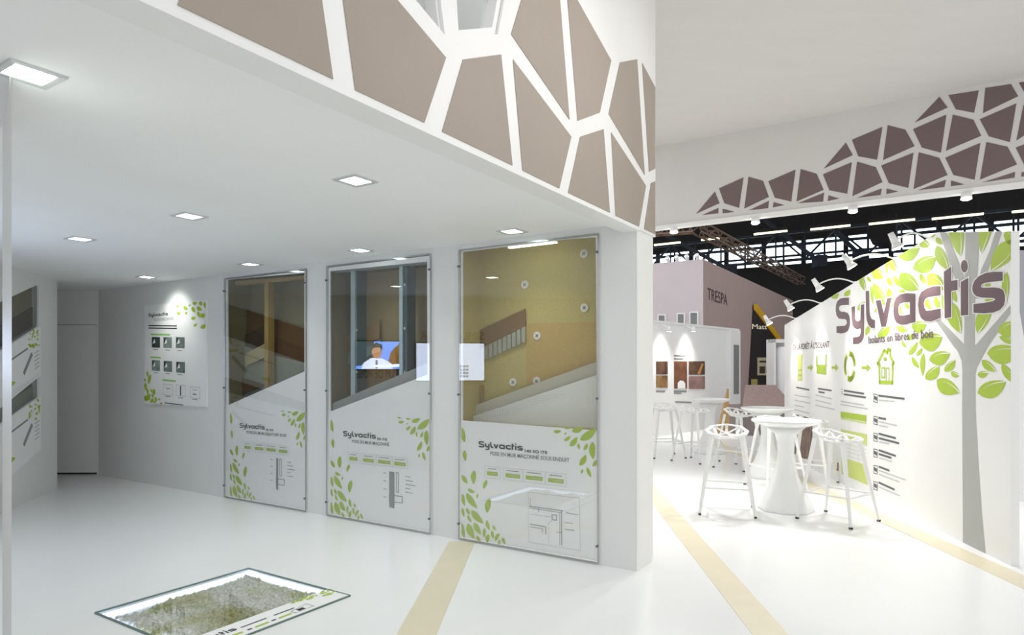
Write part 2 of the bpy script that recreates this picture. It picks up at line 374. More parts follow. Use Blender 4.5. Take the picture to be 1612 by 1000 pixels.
# near white partition at the left picture edge
pe = fl(18.5, 95, ZC); pdir = V3((-857, F, 0)).normalized()
PE = Plane(pe, pdir)
pv = [PE.pt(.012, 0, 0), PE.pt(.8, 0, 0), PE.pt(.8, 0, -.022)]; pv2 = [PE.pt(-.004, ZC, 0), PE.pt(.8, ZC, 0), PE.pt(.8, ZC, -.022)]
tag(MB().add(pv+pv2, [(0, 1, 2), (3, 4, 5), (0, 1, 4, 3), (1, 2, 5, 4), (2, 0, 3, 5)]).build('wall_partition', white), kind='structure')

# big fascia with openings
fc = [
 [(280, 0), (502, 0), (520, 126), (275, 10)],
 [(536, 0), (620, 0), (698, 92), (664, 194), (555, 143)],
 [(725, 95), (785, 87), (803, 261), (692, 208)],
 [(804, 95), (896, 216), (877, 297), (819, 269)],
 [(817, 0), (878, 0), (893, 189), (801, 55)],
 [(890, 0), (905, 0), (959, 96), (941, 178), (906, 191)],
 [(910, 216), (947, 204), (957, 335), (891, 304)],
 [(973, 99), (1000, 94), (1012, 276), (955, 180)],
 [(959, 209), (1014, 293), (1003, 357), (966, 340)],
 [(1008, 100), (1028.5, 138), (1028.5, 266), (1019, 271)],
 [(1022, 289), (1028.5, 286), (1028.5, 369), (1011, 361)]]
def up(pa, pb, y): t = (y-pa[1])/(pb[1]-pa[1]); return (pa[0]+(pb[0]-pa[0])*t, y)
# cells cut by the top of the picture go on upwards
fc[0] = [(300, -60), (470, -150), (502, 0), (520, 126), (275, 10)]
fc[1] = [(515, -150), (560, -70), (620, 0), (698, 92), (664, 194), (555, 143)]
fc[4] = [(840, -75), (872, -90), (878, 0), (893, 189), (801, 55)]
fc[5] = [(884, -70), (890, -55), (905, 0), (959, 96), (941, 178), (906, 191)]
win1 = [(650, 0), (697, 56), (690, 0), (684, -48), (636, -20)]
win2 = [(711, 0), (715, 62), (781, 55), (791, 0), (798, -45), (760, -75), (706, -60)]
w1u = [FP.uv(*p) for p in win1]; w2u = [FP.uv(*p) for p in win2]
ue = FP.uv(1029.5, 300)[0]
fas = tag(MB().prism(FP, [(-6.5, ZF), (ue, ZF), (ue, ZFT), (-6.5, ZFT)], -.09, .012, [w1u, w2u]).build('wall_fascia', white), kind='structure')
for poly in fc:
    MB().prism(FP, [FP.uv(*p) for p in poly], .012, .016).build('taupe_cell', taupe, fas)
tag(MB().prism(FP, [(-6.5, ZF-.012), (.0, ZF-.012), (.0, ZF+.012), (-6.5, ZF+.012)], -.12, .022).build('trim_5', white), kind='structure')
for k, (pw, nm) in enumerate(((w1u, 'window_1'), (w2u, 'window_2'))):
    cu_ = sum(p[0] for p in pw)/len(pw); cv_ = sum(p[1] for p in pw)/len(pw)
    inn = [(cu_+(p[0]-cu_)*.80, cv_+(p[1]-cv_)*.80) for p in pw]; pw = [(cu_+(p[0]-cu_)*.985, cv_+(p[1]-cv_)*.985) for p in pw]
    fr = tag(MB().prism(FP, pw, -.085, -.004, [inn]).build(nm, white), kind='structure')
    MB().prism(FP, inn, -.07, -.064).build('pane', glass_e, fr)
tag(MB().prism(FP, [(-4.2, ZF+.1), (.0, ZF+.1), (.0, ZFT), (-4.2, ZFT)], -1.0, -.96).build('wall_inner', wall_w), kind='structure')
# second fascia and velum
ul2, ur2 = F2.uv(1015, 300)[0]-.6, F2.uv(1612, 300)[0]+3.0
fas2 = tag(MB().prism(F2, [(ul2, Z2), (ur2, Z2), (ur2, Z2T+.06), (ul2, Z2T+.06)], -.08, 0).build('wall_fascia_far', velum), kind='structure')  # velum grey instead of white puts this fascia's shade into its colour
c2 = [[(205,910),(285,815),(305,865)],[(232,915),(300,885),(300,908)],[(302,802),(407,755),(388,885),(325,865)],[(318,888),(368,902),(318,908)],
[(428,752),(490,770),(515,838),(410,888)],[(430,895),(515,855),(512,886)],[(535,860),(580,873),(532,883)],[(512,772),(628,722),(610,858),(540,842)],
[(650,720),(718,740),(748,808),(632,858)],[(638,865),(750,820),(745,858)],[(768,832),(815,845),(765,856)],[(748,718),(842,607),(872,660)],
[(745,742),(868,690),(848,825),(772,810)],[(890,688),(970,712),(998,775),(870,835)],[(890,842),(995,802),(990,830)],[(1015,803),(1065,815),(1015,826)],
[(868,595),(998,540),(975,680),(895,665)],[(1020,533),(1095,552),(1135,622),(1000,682)],[(992,705),(1130,650),(1108,800),(1025,780)],[(1152,648),(1240,672),(1275,745),(1130,805)],
[(1150,810),(1268,765),(1262,796)],[(1290,768),(1345,785),(1288,793)],[(1135,522),(1240,412),(1275,458)],[(1128,550),(1270,488),(1247,650),(1165,628)],
[(1297,488),(1385,510),(1418,578),(1268,642)],[(1265,672),(1415,608),(1390,765),(1300,745)],[(1440,605),(1530,625),(1570,700),(1412,765)],[(1425,776),(1562,732),(1560,756)],
[(1278,405),(1408,385),(1388,480),(1310,465)],[(1435,375),(1545,358),(1575,410),(1425,482)],[(1412,508),(1568,440),(1540,605),(1450,580)],[(1578,352),(1700,335),(1690,400),(1600,390)],
[(1597,448),(1690,425),(1720,500),(1568,598)],[(1565,628),(1720,570),(1700,720),(1600,700)],[(1590,733),(1700,735),(1700,738),(1588,752)]]
for poly in c2:
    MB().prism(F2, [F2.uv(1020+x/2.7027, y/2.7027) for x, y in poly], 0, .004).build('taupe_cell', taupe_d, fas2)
pf2l, pf2r = F2.pt(ul2, 0), F2.pt(ur2, 0); pfe = FP.pt(ue, 0)
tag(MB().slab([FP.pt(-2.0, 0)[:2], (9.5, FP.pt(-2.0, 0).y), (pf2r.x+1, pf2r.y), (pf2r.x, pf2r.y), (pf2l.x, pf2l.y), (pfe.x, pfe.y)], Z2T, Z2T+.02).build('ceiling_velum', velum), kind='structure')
MB().rect(F2, ul2, Z2-.035, ur2, Z2+.012, -.09, .015).build('edge_rail', white, fas2)
SPN = ['beside the white wall end', 'at the low end of the taupe cell pattern', 'below the middle of the taupe cell pattern', 'nearest the right picture edge']
for k, (x, y) in enumerate(((1062, 351), (1190, 336), (1343, 318), (1521, 298))):
    u = F2.uv(x, y+3)[0]; p = F2.pt(u, Z2-.06, .03)
    t = thing('fascia_spotlight', 'small round spotlight under the hanging fascia, '+SPN[k], 'spotlight', p, 'spotlights under the hanging fascia')
    MB().lathe([(.02, .03), (.045, .02), (.05, -.02), (.048, -.035)], 20, p).build('housing', metal_w, t, True)
    MB().lathe([(.045, -.036), (.05, -.042), (.03, -.055), (.005, -.06)], 20, p).build('lens', spot_m, t, True)
    lamp('spot_light', 'SPOT', p+V3((0, 0, -.09)), SPOT_W, (1, .985, .965), aim=p+V3((-.9+.2*k, -1.2, -3)), parent=t, spot_size=math.radians(110), spot_blend=1, shadow_soft_size=.12)

# two added fill lights, out of view under the velum, brighten the big fascia
for k, (x, y, lab) in enumerate(((2.3, 3.0, 'added unseen fill light under the velum nearest the camera, aimed at the big fascia'), (3.0, 4.0, 'added unseen fill light under the velum farther in, aimed at the big fascia'))):
    p = V3((x, y, Z2T-.35)); tg = FP.pt(-.6-.9*(1-k), 3.0, 0); dd = (tg-p).normalized()
    t = thing('added_fill_light', lab, 'added_fill_light', p, 'added fill lights under the velum')
    MB().tube([p, V3((x, y, Z2T))], .012, 8).build('hanger', grey_m, t); MB().tube([p-dd*.1, p+dd*.02, p+dd*.1], .06, 16, .09).build('housing', rubber, t, True); MB().tube([p+dd*.101, p+dd*.104], .08, 16).build('lens', spot_m, t)
    lamp('fill_beam', 'SPOT', p+dd*.14, FILL_W, (1, .98, .95), aim=tg, parent=t, spot_size=math.radians(75), spot_blend=.9, shadow_soft_size=.1)

# ------------------------------------------------------------------ soffit downlights
DLN = ['nearest the camera, cut by the white partition', 'centre of the soffit below the taupe fascia', 'in the middle row, above the accessories poster side', 'far left of the soffit, by the door',
       'above the first glazed panel', 'above the accessories poster, farthest back', 'above the second glazed panel', 'above the third glazed panel']
for k, (x, y) in enumerate(((46, 116), (560, 284), (298, 340), (126, 376), (394, 416), (231, 436), (567, 394), (806, 364))):
    p = fl(x, y, ZC); a, b = A*.092, B*.092
    t = thing('downlight', 'square recessed downlight in the white soffit, '+DLN[k], 'downlight', p, 'soffit downlights')
    q = [(-1, -1), (1, -1), (1, 1), (-1, 1)]
    def ring(k0, k1, z0, z1):
        m = MB(); v = [p+a*i*k0+b*j*k0+V3((0, 0, z0)) for i, j in q]+[p+a*i*k1+b*j*k1+V3((0, 0, z1)) for i, j in q]
        return m.add(v, [(i, (i+1) % 4, 4+(i+1) % 4, 4+i) for i in range(4)])
    m = ring(1, .97, 0, -.008); m2 = ring(.97, .72, -.008, -.006); m.add(m2.v, m2.f); m2 = ring(.72, .68, -.006, -.001); m.add(m2.v, m2.f); m.build('frame', lgrey_p if False else mat('downlight_frame', (205, 208, 206), .35, .2, var=.02), t)
    MB().add([p+a*i*.70+b*j*.70+V3((0, 0, -.003)) for i, j in q], [(0, 1, 2, 3)]).build('lens', lens_m, t)
    lamp('downlight_beam', 'SPOT', p+V3((0, 0, -.03)), DL_W, (.97, 1, .95), aim=p+V3((0, 0, -2))-(W.n*1.2 if k == 5 else V3((0, 0, 0))), parent=t, spot_size=math.radians(100 if k == 5 else 125), spot_blend=1, shadow_soft_size=.06)

# ------------------------------------------------------------------ logo outlines (traced once on the tree wall, reused on every print)
def c3(p): return [(1290+x/10, 450+y/10) for x, y in p]
def cc2(p): return [(1440+x/10, 360+y/10) for x, y in p]
def cc4(p): return [(1440+x/10, 450+y/10) for x, y in p]
LOGO = [
 (c3([(470,185),(400,188),(330,205),(285,250),(265,310),(262,390),(275,465),(310,515),(370,525),(410,525),(435,545),(440,580),(430,610),(400,630),(275,638),(275,740),(345,752),(410,740),(460,705),(485,640),(490,560),(480,480),(450,430),(400,410),(345,408),(318,385),(312,350),(325,320),(360,305),(470,300)]), None),
 (c3([(513,335),(565,320),(568,520),(585,550),(620,560),(650,535),(660,300),(710,290),(710,740),(700,820),(670,880),(620,915),(535,918),(535,815),(600,808),(640,790),(655,740),(656,670),(600,685),(560,670),(530,620),(517,540)]), None),
 (c3([(735,85),(790,78),(795,400),(805,470),(830,525),(880,540),(880,670),(820,660),(775,610),(750,530),(742,420)]), None),
 (c3([(893,235),(970,222),(1020,440),(1075,200),(1143,182),(1055,640),(985,650)]), None),
 (c3([(1518,125),(1380,115),(1280,135),(1210,190),(1180,270),(1170,400),(1185,510),(1220,580),(1290,615),(1370,612),(1430,588),(1518,572)]), c3([(1432,255),(1330,262),(1270,285),(1250,330),(1250,420),(1270,465),(1330,468),(1432,450)])),
 (cc4([(412,5),(300,8),(200,40),(110,100),(70,190),(60,300),(75,430),(110,510),(170,555),(260,560),(340,535),(415,500),(415,360),(330,375),(240,390),(190,395),(160,350),(150,270),(165,210),(210,180),(300,165),(412,150)]), None),
 (cc2([(470,680),(580,600),(580,825),(680,805),(680,965),(580,985),(580,1395),(480,1410)]), None),
 (cc2([(735,840),(850,775),(850,1360),(737,1370)]), None),
 (cc2([(790+52*math.cos(i*math.pi/8), 592+98*math.sin(i*math.pi/8)) for i in range(16)]), None),
 (cc2([(1393,680),(1250,680),(1120,700),(1020,750),(950,820),(920,900),(915,960),(935,1020),(980,1065),(1060,1085),(1200,1090),(1270,1100),(1280,1115),(1250,1140),(1130,1165),(935,1190),(935,1325),(1100,1335),(1250,1320),(1350,1280),(1410,1210),(1428,1130),(1425,1040),(1400,970),(1350,940),(1250,925),(1130,930),(1065,930),(1048,910),(1060,880),(1110,855),(1200,840),(1393,820)]), None)]
LUV = [([T.uv(*p) for p in o], [T.uv(*p) for p in h] if h else None) for o, h in LOGO]
allu = [p for o, h in LUV for p in o]; lu_min = min(p[0] for p in allu); lu_max = max(p[0] for p in allu)
base_v = min(p[1] for p in LUV[9][0]); cap_v = max(p[1] for p in LUV[0][0])
def logo_norm(p):                                   # 0..1 left to right, 0 at the baseline, 1 at the cap height (T.u runs away = leftwards)
    x = (lu_max-p[0])/(lu_max-lu_min); b0 = min(q[1] for q in LUV[0][0]); b1 = base_v; bl = b0+(b1-b0)*x; return (x, (p[1]-bl)/(cap_v-b0))
LN = [([logo_norm(p) for p in o], [logo_norm(p) for p in h] if h else None) for o, h in LUV]
def put_logo(mb, pl, uL, vL, uR, h, off):
    for o, ho in LN:
        g = lambda P: [(uL+(uR-uL)*p[0], vL+h*p[1]) for p in P]
        mb.prism(pl, g(o), off-.0008, off, [g(ho)] if ho else ())

pit_label()
# ------------------------------------------------------------------ three glazed display panels
bw = (PANELS[2][1]-PANELS[2][0])
def lf(pl, mb, lst, conv, u_of, off):
    for a, b, wd in lst:
        pts = leaf_pts(a, b, wd); pts = clip(pts, conv)
        if pts: mb.flat(pl, [u_of(p) for p in pts], off)
PL = [((50,95),(70,190),35),((68,240),(75,310),24),((130,370),(128,460),34),((52,400),(88,455),26),((213,432),(190,490),22),((88,490),(135,512),22),((80,515),(150,615),38),((155,520),(148,552),12),((55,520),(70,600),24),((230,550),(212,645),36),((112,625),(190,712),40),((80,612),(105,655),20),((88,655),(112,705),18),((55,610),(66,670),18),((130,705),(175,782),34),((210,690),(228,755),22),((90,710),(130,810),42),((52,710),(68,805),28),((198,740),(195,800),20),((250,725),(270,755),16),((243,755),(255,810),18),((290,775),(265,825),22),((222,780),(215,835),26),((145,790),(170,825),20),((310,800),(330,845),18),((295,815),(288,848),16),
 ((640,120),(690,118),22),((630,85),(665,88),10),((705,95),(755,97),14),((757,118),(835,95),34),((810,175),(915,100),50),((708,180),(748,150),22),((745,215),(792,155),34),((800,195),(806,235),14),((835,240),(858,195),22),((890,185),(895,300),40),((808,340),(848,268),34),((893,345),(915,300),22),((818,390),(826,360),14),((855,350),(882,415),22),((710,140),(722,125),10)]
crop3 = lambda p: (715+p[0]/4.081, 650+p[1]/4.081)
P3C = [(727, 655), (939, 669), (940, 886), (727, 850)]
PRINT_UV = []
for a, b, wd in PL:
    pts = clip([crop3(p) for p in leaf_pts(a, b, wd)], P3C)
    if pts: PRINT_UV.append([W.uv(*p) for p in pts])
u3 = PANELS[2][0]
osb = mat('ochre_fibreboard', (178, 163, 100), .8, var=.12, scale=90, bump=.3, bscale=120)
osb2 = mat('amber_fibreboard', (178, 150, 86), .8, var=.12, scale=90)
brownb = mat('brown_fibreboard', (118, 90, 48), .85, var=.15, scale=60)
dbrown = mat('dark_brown_membrane', (84, 58, 30), .8, var=.12, scale=30)
ddark = mat('deep_brown_board', (60, 46, 28), .8, var=.1, scale=30)  # darkest brown of the layered boards
olive = mat('olive_fibreboard', (112, 104, 74), .85, var=.14, scale=70, bump=.3, bscale=120)
sage = mat('sage_membrane', (122, 126, 112), .6, var=.06, scale=20)
wood = mat('pine_stud', (150, 126, 72), .6, var=.15, scale=8, stretch=(6, 6, .6))
steel = mat('galvanised_stud', (160, 178, 178), .35, .5, var=.06, scale=20)
steel_d = mat('stud_return', (60, 82, 84), .4, .5, var=.06, scale=20)
render_m = mat('white_render', (222, 222, 216), .8, var=.02, scale=40, bump=.2)
mesh_m = mat('grey_render', (182, 178, 160), .8, var=.04, scale=60)
cork = mat('cork_grain', (150, 124, 60), .9, var=.55, scale=160)
RB, RD = -.30, .012                                  # depth of the showcase recess, front face of the printed board
def pxprism(m, name, mt, parent, poly, off, th=.012, cr=None):
    pts = [W.uv(*(cr(p) if cr else p), off) for p in poly]
    return MB().prism(W, pts, off-th, off).build(name, mt, parent)
APS = [[(358, 440), (479.5, 430), (479.5, 585), (359.5, 638)], [(519.5, 427), (672.5, 412), (673, 590), (520, 648)], [(728, 388), (938, 373.5), (941, 678), (728, 662)]]
LABP = ['tall glazed wall exhibit with pine studs and brown boards, beside the accessories poster', 'tall glazed wall exhibit with grey metal studs, between the other two', 'tall glazed wall exhibit with ochre board and white washers, nearest the column']
SUB = [('55 FX', 'POSE EN MUR OSSATURE BOIS'), ('55 FX', 'POSE EN MUR MAÇONNÉ'), ('140 SO ITE', 'POSE EN MUR MAÇONNÉ SOUS ENDUIT')]
ROOTS = []
for k, (ua, ub) in enumerate(PANELS):
    t = thing('glazed_exhibit', LABP[k], 'display panel', W.pt((ua+ub)/2, VB, 0), 'glazed exhibits in the panel wall'); ROOTS.append(t)
    ap = [W.uv(*p) for p in APS[k]]
    MB().ring4(W, [(ua+.012, VB+.01), (ub-.012, VB+.01), (ub-.012, VT-.012), (ua+.012, VT-.012)], ap, -.012, RD-.010).build('printed_board', white_p, t)
    # recess box behind the opening
    u0 = min(p[0] for p in ap)-.0; u1 = max(p[0] for p in ap); v0 = min(p[1] for p in ap); v1 = max(p[1] for p in ap)
    m = MB(); m.rect(W, u0-.03, v0-.03, u1+.03, v1+.03, RB-.02, RB); m.rect(W, u0-.03, v0-.03, u0-.002, v1+.03, RB, -.014); m.rect(W, u1+.002, v0-.03, u1+.03, v1+.03, RB, -.014); m.rect(W, u0, v1+.002, u1, v1+.03, RB, -.014); m.rect(W, u0, v0-.03, u1, v0-.002, RB, -.014)
    m.build('recess', osb if k == 2 else olive, t)
    gl = MB().rect(W, ua+.006, VB, ub-.006, VT-.004, RD, RD+.008).build('glass_sheet', glass, t)
    for (a0, b0, a1, b1) in ((ua, VB, ua, VT), (ub, VB, ub, VT), (ua, VT, ub, VT), (ua, VB, ub, VB)):
        MB().bar(W.pt(a0, b0, RD+.002), W.pt(a1, b1, RD+.002), .006, .012).build('frame_bar', alu, t)
    for uu in (ua+.004, ub-.004):
        for vv in (VB+.13, VB+(VT-VB)*.5, VT-.14):
            c = W.pt(uu, vv, RD+.006); MB().tube([c, c+W.n*.016], .010, 10).build('fixing', grey_m, t)
    # prints
    du = ua-u3; m = MB()
    for poly in PRINT_UV: MB().flat(W, [(p[0]+du, p[1]) for p in poly], RD-.007).build('leaf', green, t)
    uvp = lambda x, y: (lambda q: (q[0]+du, q[1]))(W.uv(*crop3((x, y))))
    a = uvp(158, 221); b = uvp(443, 253); h = uvp(158, 181)[1]-a[1]
    m = MB(); put_logo(m, W, a[0], a[1], b[0], h*1.0, RD-.0065)
    x1 = 600 if k == 2 else 545
    a = uvp(455, 253); b = uvp(x1, 268); put_text(m, W, SUB[k][0], a[0], a[1], b[0], h*.42, RD-.0065, bold=.02); m.build('logo_print', black_p, t)
    m = MB(); x1 = (690, 560, 742)[k]; a = uvp(235, 272); b = uvp(x1, 312); put_text(m, W, SUB[k][1], a[0], a[1], b[0], h*.58, RD-.0065, bold=.006)
    m.build('subtitle_print', mat('slate_print', (112, 116, 118), .5, var=.02), t)
    m = MB(); m2 = MB(); m3 = MB()
    for (x0, y0, x1, y1) in ((213, 372, 282, 395), (332, 385, 425, 412), (462, 398, 570, 428), (605, 415, 705, 442)):
        a = uvp(x0, y0+8); b = uvp(x1, y1-8); hh = .026
        m.flat(W, [(a[0], a[1]-hh), (b[0], a[1]-hh), (b[0], a[1]+.006), (a[0], a[1]+.006)], RD-.0066)
        e_ = .022; m2.stroke(W, [(a[0]+e_, a[1]-hh-e_), (b[0]-e_, a[1]-hh-e_), (b[0]-e_, a[1]+.05), (a[0]+e_, a[1]+.05)], .0022, RD-.0066, True)
        m3.stroke(W, [(a[0]-.012, a[1]+.03), (b[0]+.015, a[1]+.03)], .006, RD-.0066)
        m2.stroke(W, [(a[0]-.05, a[1]-.010), (b[0]+.012, a[1]-.010)], .006, RD-.0062)
    m.build('badge_print', green, t); m2.build('badge_outline', lgrey_p, t)
    # construction drawing
    def ln(m, pts, w): m.stroke(W, [uvp(*p) for p in pts], w, RD-.0066)
    if k == 2:
        for w_, P in ((.004, [(490, 600), (700, 630)]), (.004, [(490, 612), (690, 642)]), (.006, [(692, 630), (692, 850)]), (.004, [(680, 640), (680, 850)]), (.006, [(490, 715), (590, 732), (590, 780)]), (.004, [(490, 732), (570, 745), (570, 770)]), (.004, [(545, 612), (545, 640)]), (.004, [(490, 545), (490, 612)]), (.005, [(720, 642), (795, 655)]), (.004, [(712, 704), (762, 710)]), (.005, [(715, 748), (772, 756)]), (.004, [(660, 765), (692, 772)]), (.006, [(630, 655), (660, 658), (660, 690), (632, 686), (630, 655)]), (.002, [(600, 720), (630, 690)]), (.002, [(490, 650), (640, 672)]), (.002, [(610, 735), (610, 840)])): ln(m3, P, w_)
        m4 = MB(); m4.stroke(W, [uvp(478, 510), uvp(805, 548), uvp(812, 885), uvp(480, 830)], .0025, RD-.0066, True); m4.build('drawing_outline', lgrey_p, t)
    else:
        m4 = MB(); x0, x1 = (560, 605) if k == 1 else (575, 598)
        q = [uvp(x0, 490), uvp(x1, 497), uvp(x1, 770), uvp(x0, 760)]; m4.flat(W, q, RD-.0066)
        q = [uvp(x1+18, 500), uvp(x1+36, 503), uvp(x1+36, 650), uvp(x1+18, 647)]
        m4.stroke(W, q, .006, RD-.0066, True)
        m4.stroke(W, [uvp(x0, 668), uvp(x1+70, 682), uvp(x1+70, 730), uvp(x0, 718)], .007, RD-.0066, True); m4.build('drawing_section', grey_p, t)
        for i in range(5): ln(m3, [(705, 530+i*30), (745+(i % 3)*22, 537+i*30+(i % 3)*3)], .006)
        for i in range(4): ln(m3, [(510, 500+i*60), (535, 504+i*60)], .006)
    m3.build('drawing_lines', grey_p, t)

# panel 1: pine studs and membranes
t = ROOTS[0]; cr = lambda p: (350+p[0]/4.543, 430+p[1]/4.543)
pxprism(0, 'membrane', dbrown, t, [(20, 210), (610, 395), (610, 655), (320, 575), (160, 525), (60, 480)], -.25, cr=cr)
pxprism(0, 'board', ddark, t, [(60, 490), (310, 370), (310, 500), (225, 535)], -.23, cr=cr)
pxprism(0, 'membrane', sage, t, [(20, 480), (90, 485), (160, 525), (320, 575), (610, 650), (610, 740), (20, 990)], -.22, cr=cr)
pxprism(0, 'board', mat('pale_fibreboard', (160, 150, 110), .8, var=.2, scale=70), t, [(160, 580), (310, 500), (310, 600), (165, 668)], -.19, cr=cr)
pxprism(0, 'board', dbrown, t, [(20, 720), (300, 800), (55, 900), (20, 910)], -.19, cr=cr)
pxprism(0, 'stud', wood, t, [(300, 40), (328, 38), (328, 860), (300, 870)], -.10, .08, cr=cr)
pxprism(0, 'stud', wood, t, [(52, 60), (76, 58), (76, 960), (52, 970)], -.10, .08, cr=cr)
pxprism(0, 'top_plate', wood, t, [(40, 62), (600, 14), (600, 42), (40, 90)], -.10, .08, cr=cr)
# panel 2: metal studs
t = ROOTS[1]; cr = lambda p: (510+p[0]/3.844, 400+p[1]/3.844)
pxprism(0, 'board', mat('khaki_fibreboard', (124, 108, 68), .85, var=.14, scale=70), t, [(55, 130), (640, 80), (640, 780), (20, 980), (55, 520)], -.27, cr=cr)
pxprism(0, 'membrane', sage, t, [(0, 500), (55, 530), (120, 605), (340, 510), (340, 590), (165, 660), (60, 750), (60, 960), (0, 980)], -.24, cr=cr)
pxprism(0, 'board', brownb, t, [(195, 470), (335, 400), (335, 510), (120, 605), (60, 520)], -.22, cr=cr)
pxprism(0, 'board', brownb, t, [(60, 750), (130, 690), (430, 560), (440, 760), (65, 900)], -.22, cr=cr)
pxprism(0, 'stud', steel, t, [(162, 90), (188, 88), (188, 905), (162, 915)], -.06, .05, cr=cr)
pxprism(0, 'stud_return', steel_d, t, [(188, 92), (203, 90), (203, 900), (188, 905)], -.08, .12, cr=cr)
pxprism(0, 'stud', steel, t, [(455, 60), (475, 58), (475, 800), (455, 805)], -.06, .05, cr=cr)
pxprism(0, 'stud_return', steel_d, t, [(475, 62), (503, 58), (503, 790), (475, 800)], -.08, .12, cr=cr)
pxprism(0, 'top_rail', steel, t, [(5, 100), (640, 38), (640, 56), (5, 118)], -.05, .06, cr=cr)
pxprism(0, 'base_rail', mat('grey_rail', (140, 142, 138), .5, var=.05), t, [(0, 925), (640, 655), (640, 780), (0, 1000)], -.03, .02, cr=cr)
for x, y in ((195, 460), (487, 185), (487, 450), (487, 716), (196, 715)):
    u, v_ = W.uv(*cr((x, y)), -.07); c = W.pt(u, v_, -.079); MB().tube([c, c+W.n*.01], .013, 10).build('screw_head', steel, t)
# panel 3: rendered outside insulation
t = ROOTS[2]; cr = lambda p: (720+p[0]/3.226, 370+p[1]/3.226)
pxprism(0, 'board', osb, t, [(-30, 40), (760, -20), (760, 760), (-30, 1000)], -.278, .02, cr=cr)
pxprism(0, 'board', osb2, t, [(350, 450), (740, 440), (740, 660), (350, 790)], -.275, cr=cr)
pxprism(0, 'board', brownb, t, [(-10, 540), (343, 375), (347, 462), (120, 570), (-10, 640)], -.26, cr=cr)
for i in range(9):
    x0, x1 = 135+i*23.7, 135+i*23.7+18; y = lambda x: 572-(x-135)*.52
    pxprism(0, 'corrugation', mat('grey_batten', (158, 156, 138), .7, var=.1, scale=40), t, [(x0, y(x0)), (x1, y(x1)), (x1, y(x1)+66-(x1-135)*-.07), (x0, y(x0)+62-(x0-135)*-.07)], -.25, .02, cr=cr)
pxprism(0, 'cork_board', cork, t, [(10, 770), (130, 765), (130, 850), (10, 895)], -.25, cr=cr)
pxprism(0, 'base_coat', mesh_m, t, [(-20, 905), (740, 632), (740, 715), (-20, 965)], -.20, cr=cr)
pxprism(0, 'render_coat', render_m, t, [(-20, 955), (740, 700), (740, 1010), (-20, 1000)], -.16, cr=cr)
m = MB()
for i in range(16):
    x = 60+i*13; q = [W.uv(*cr((x, 925-(x-25)*.31)), -.155), W.uv(*cr((x, 962)), -.155)]
    m.stroke(W, q, .0022, -.155)
for i in range(8):
    q = [W.uv(*cr((60+i*30, 940-i*9-i*6)), -.155), W.uv(*cr((300+i*35, 905-i*14)), -.155)]; m.stroke(W, q, .0022, -.155)
m.build('reinforcing_mesh', lgrey_p, t)
strip_l = mat('showcase_strip', (255, 255, 255), .4, emit=(240, 250, 225), es=4)
il = MB().rect(W, .7, W.uv(*cr((360, 40)))[1]-.018, 1.15, W.uv(*cr((360, 40)))[1]-.008, -.06, -.03).build('strip_lamp', strip_l, t)
wash = mat('washer_plastic', (214, 212, 200), .5, var=.03)
for x, y in ((70, 155), (343, 252), (643, 95), (645, 370), (405, 512), (75, 392), (283, 748), (403, 742), (77, 740)):
    off = -.272; u, v_ = W.uv(*cr((x, y)), off); c = W.pt(u, v_, off)
    wsh = MB().tube([c-W.n*.05, c, c+W.n*.004], .036, 16).build('washer', wash, t)
    m = MB()
    for a in (.8, 2.37): d = (W.u*math.cos(a)+V3((0, 0, 1))*math.sin(a))*.018; m.bar(c-d+W.n*.006, c+d+W.n*.006, .006, .004)
    m.tube([c, c+W.n*.008], .008, 8); m.build('screw_cross', grey_m, wsh)

# accessories poster on the same wall
q = [W.uv(*p) for p in ((229, 480), (326, 473.5), (328, 639), (229, 637))]
pu0, pu1 = (q[1][0]+q[2][0])/2, (q[0][0]+q[3][0])/2; pv0, pv1 = (q[2][1]+q[3][1])/2, (q[0][1]+q[1][1])/2
t = thing('wall_poster', 'white accessories poster with green leaf corners and small photos on the wall', 'poster', W.pt((pu0+pu1)/2, pv0, 0))
MB().rect(W, pu0, pv0, pu1, pv1, 0, .012).build('board', white_p, t)
ac = lambda x, y: (lambda a: (pu1-(pu1-pu0)*(a[0]-95)/(585-95), pv1-(pv1-pv0)*(a[1]-(100-35*(a[0]-95)/485))/(795)))((x, y))
m = MB()
for a, b, wd in (((375,100),(360,120),14),((360,165),(390,158),26),((415,110),(445,140),26),((430,175),(432,150),18),((450,110),(468,98),14),((480,90),(515,85),26),((480,115),(500,160),26),((540,75),(548,110),26),((515,115),(550,145),30),((520,150),(540,200),24),((540,190),(572,170),36),((470,205),(505,195),26),((490,265),(512,240),18),((540,275),(578,250),30),((570,80),(575,130),18),((120,630),(128,680),18),((95,690),(110,720),14),((148,655),(130,735),24),((105,725),(110,790),24),((120,770),(128,820),18),((150,770),(160,800),14),((175,770),(180,820),26),((160,810),(172,840),20),((105,870),(140,810),40),((145,880),(170,845),28),((185,830),(200,865),18),((210,850),(228,838),14),((175,880),(190,860),18),((100,830),(106,880),16),((225,880),(245,870),12)):
    m.flat(W, [ac(*p) for p in leaf_pts(a, b, wd)], .0135)
m.build('leaf_print', green, t)
m = MB(); a = ac(130, 192); b = ac(290, 192); put_logo(m, W, a[0], a[1], b[0], (ac(130, 165)[1]-a[1]), .0135)
for y in (262, 282): m.stroke(W, [ac(132, y), ac(360, y)], .014, .0135)
m.stroke(W, [ac(265, 868), ac(410, 868)], .010, .0135); m.build('logo_print', black_p, t)
m = MB(); a = ac(178, 214); b = ac(335, 214); put_text(m, W, 'ACCESSOIRES DE POSE', a[0], a[1]-.02, b[0], .035, .0135)
for y, xs in ((452, (190, 290, 385)), (637, (195, 288, 385)), (815, (290, 390, 498))):
    for x in xs: m.stroke(W, [ac(x-18, y), ac(x+18, y)], .008, .0135)
m.build('caption_print', grey_p, t)
m = MB()
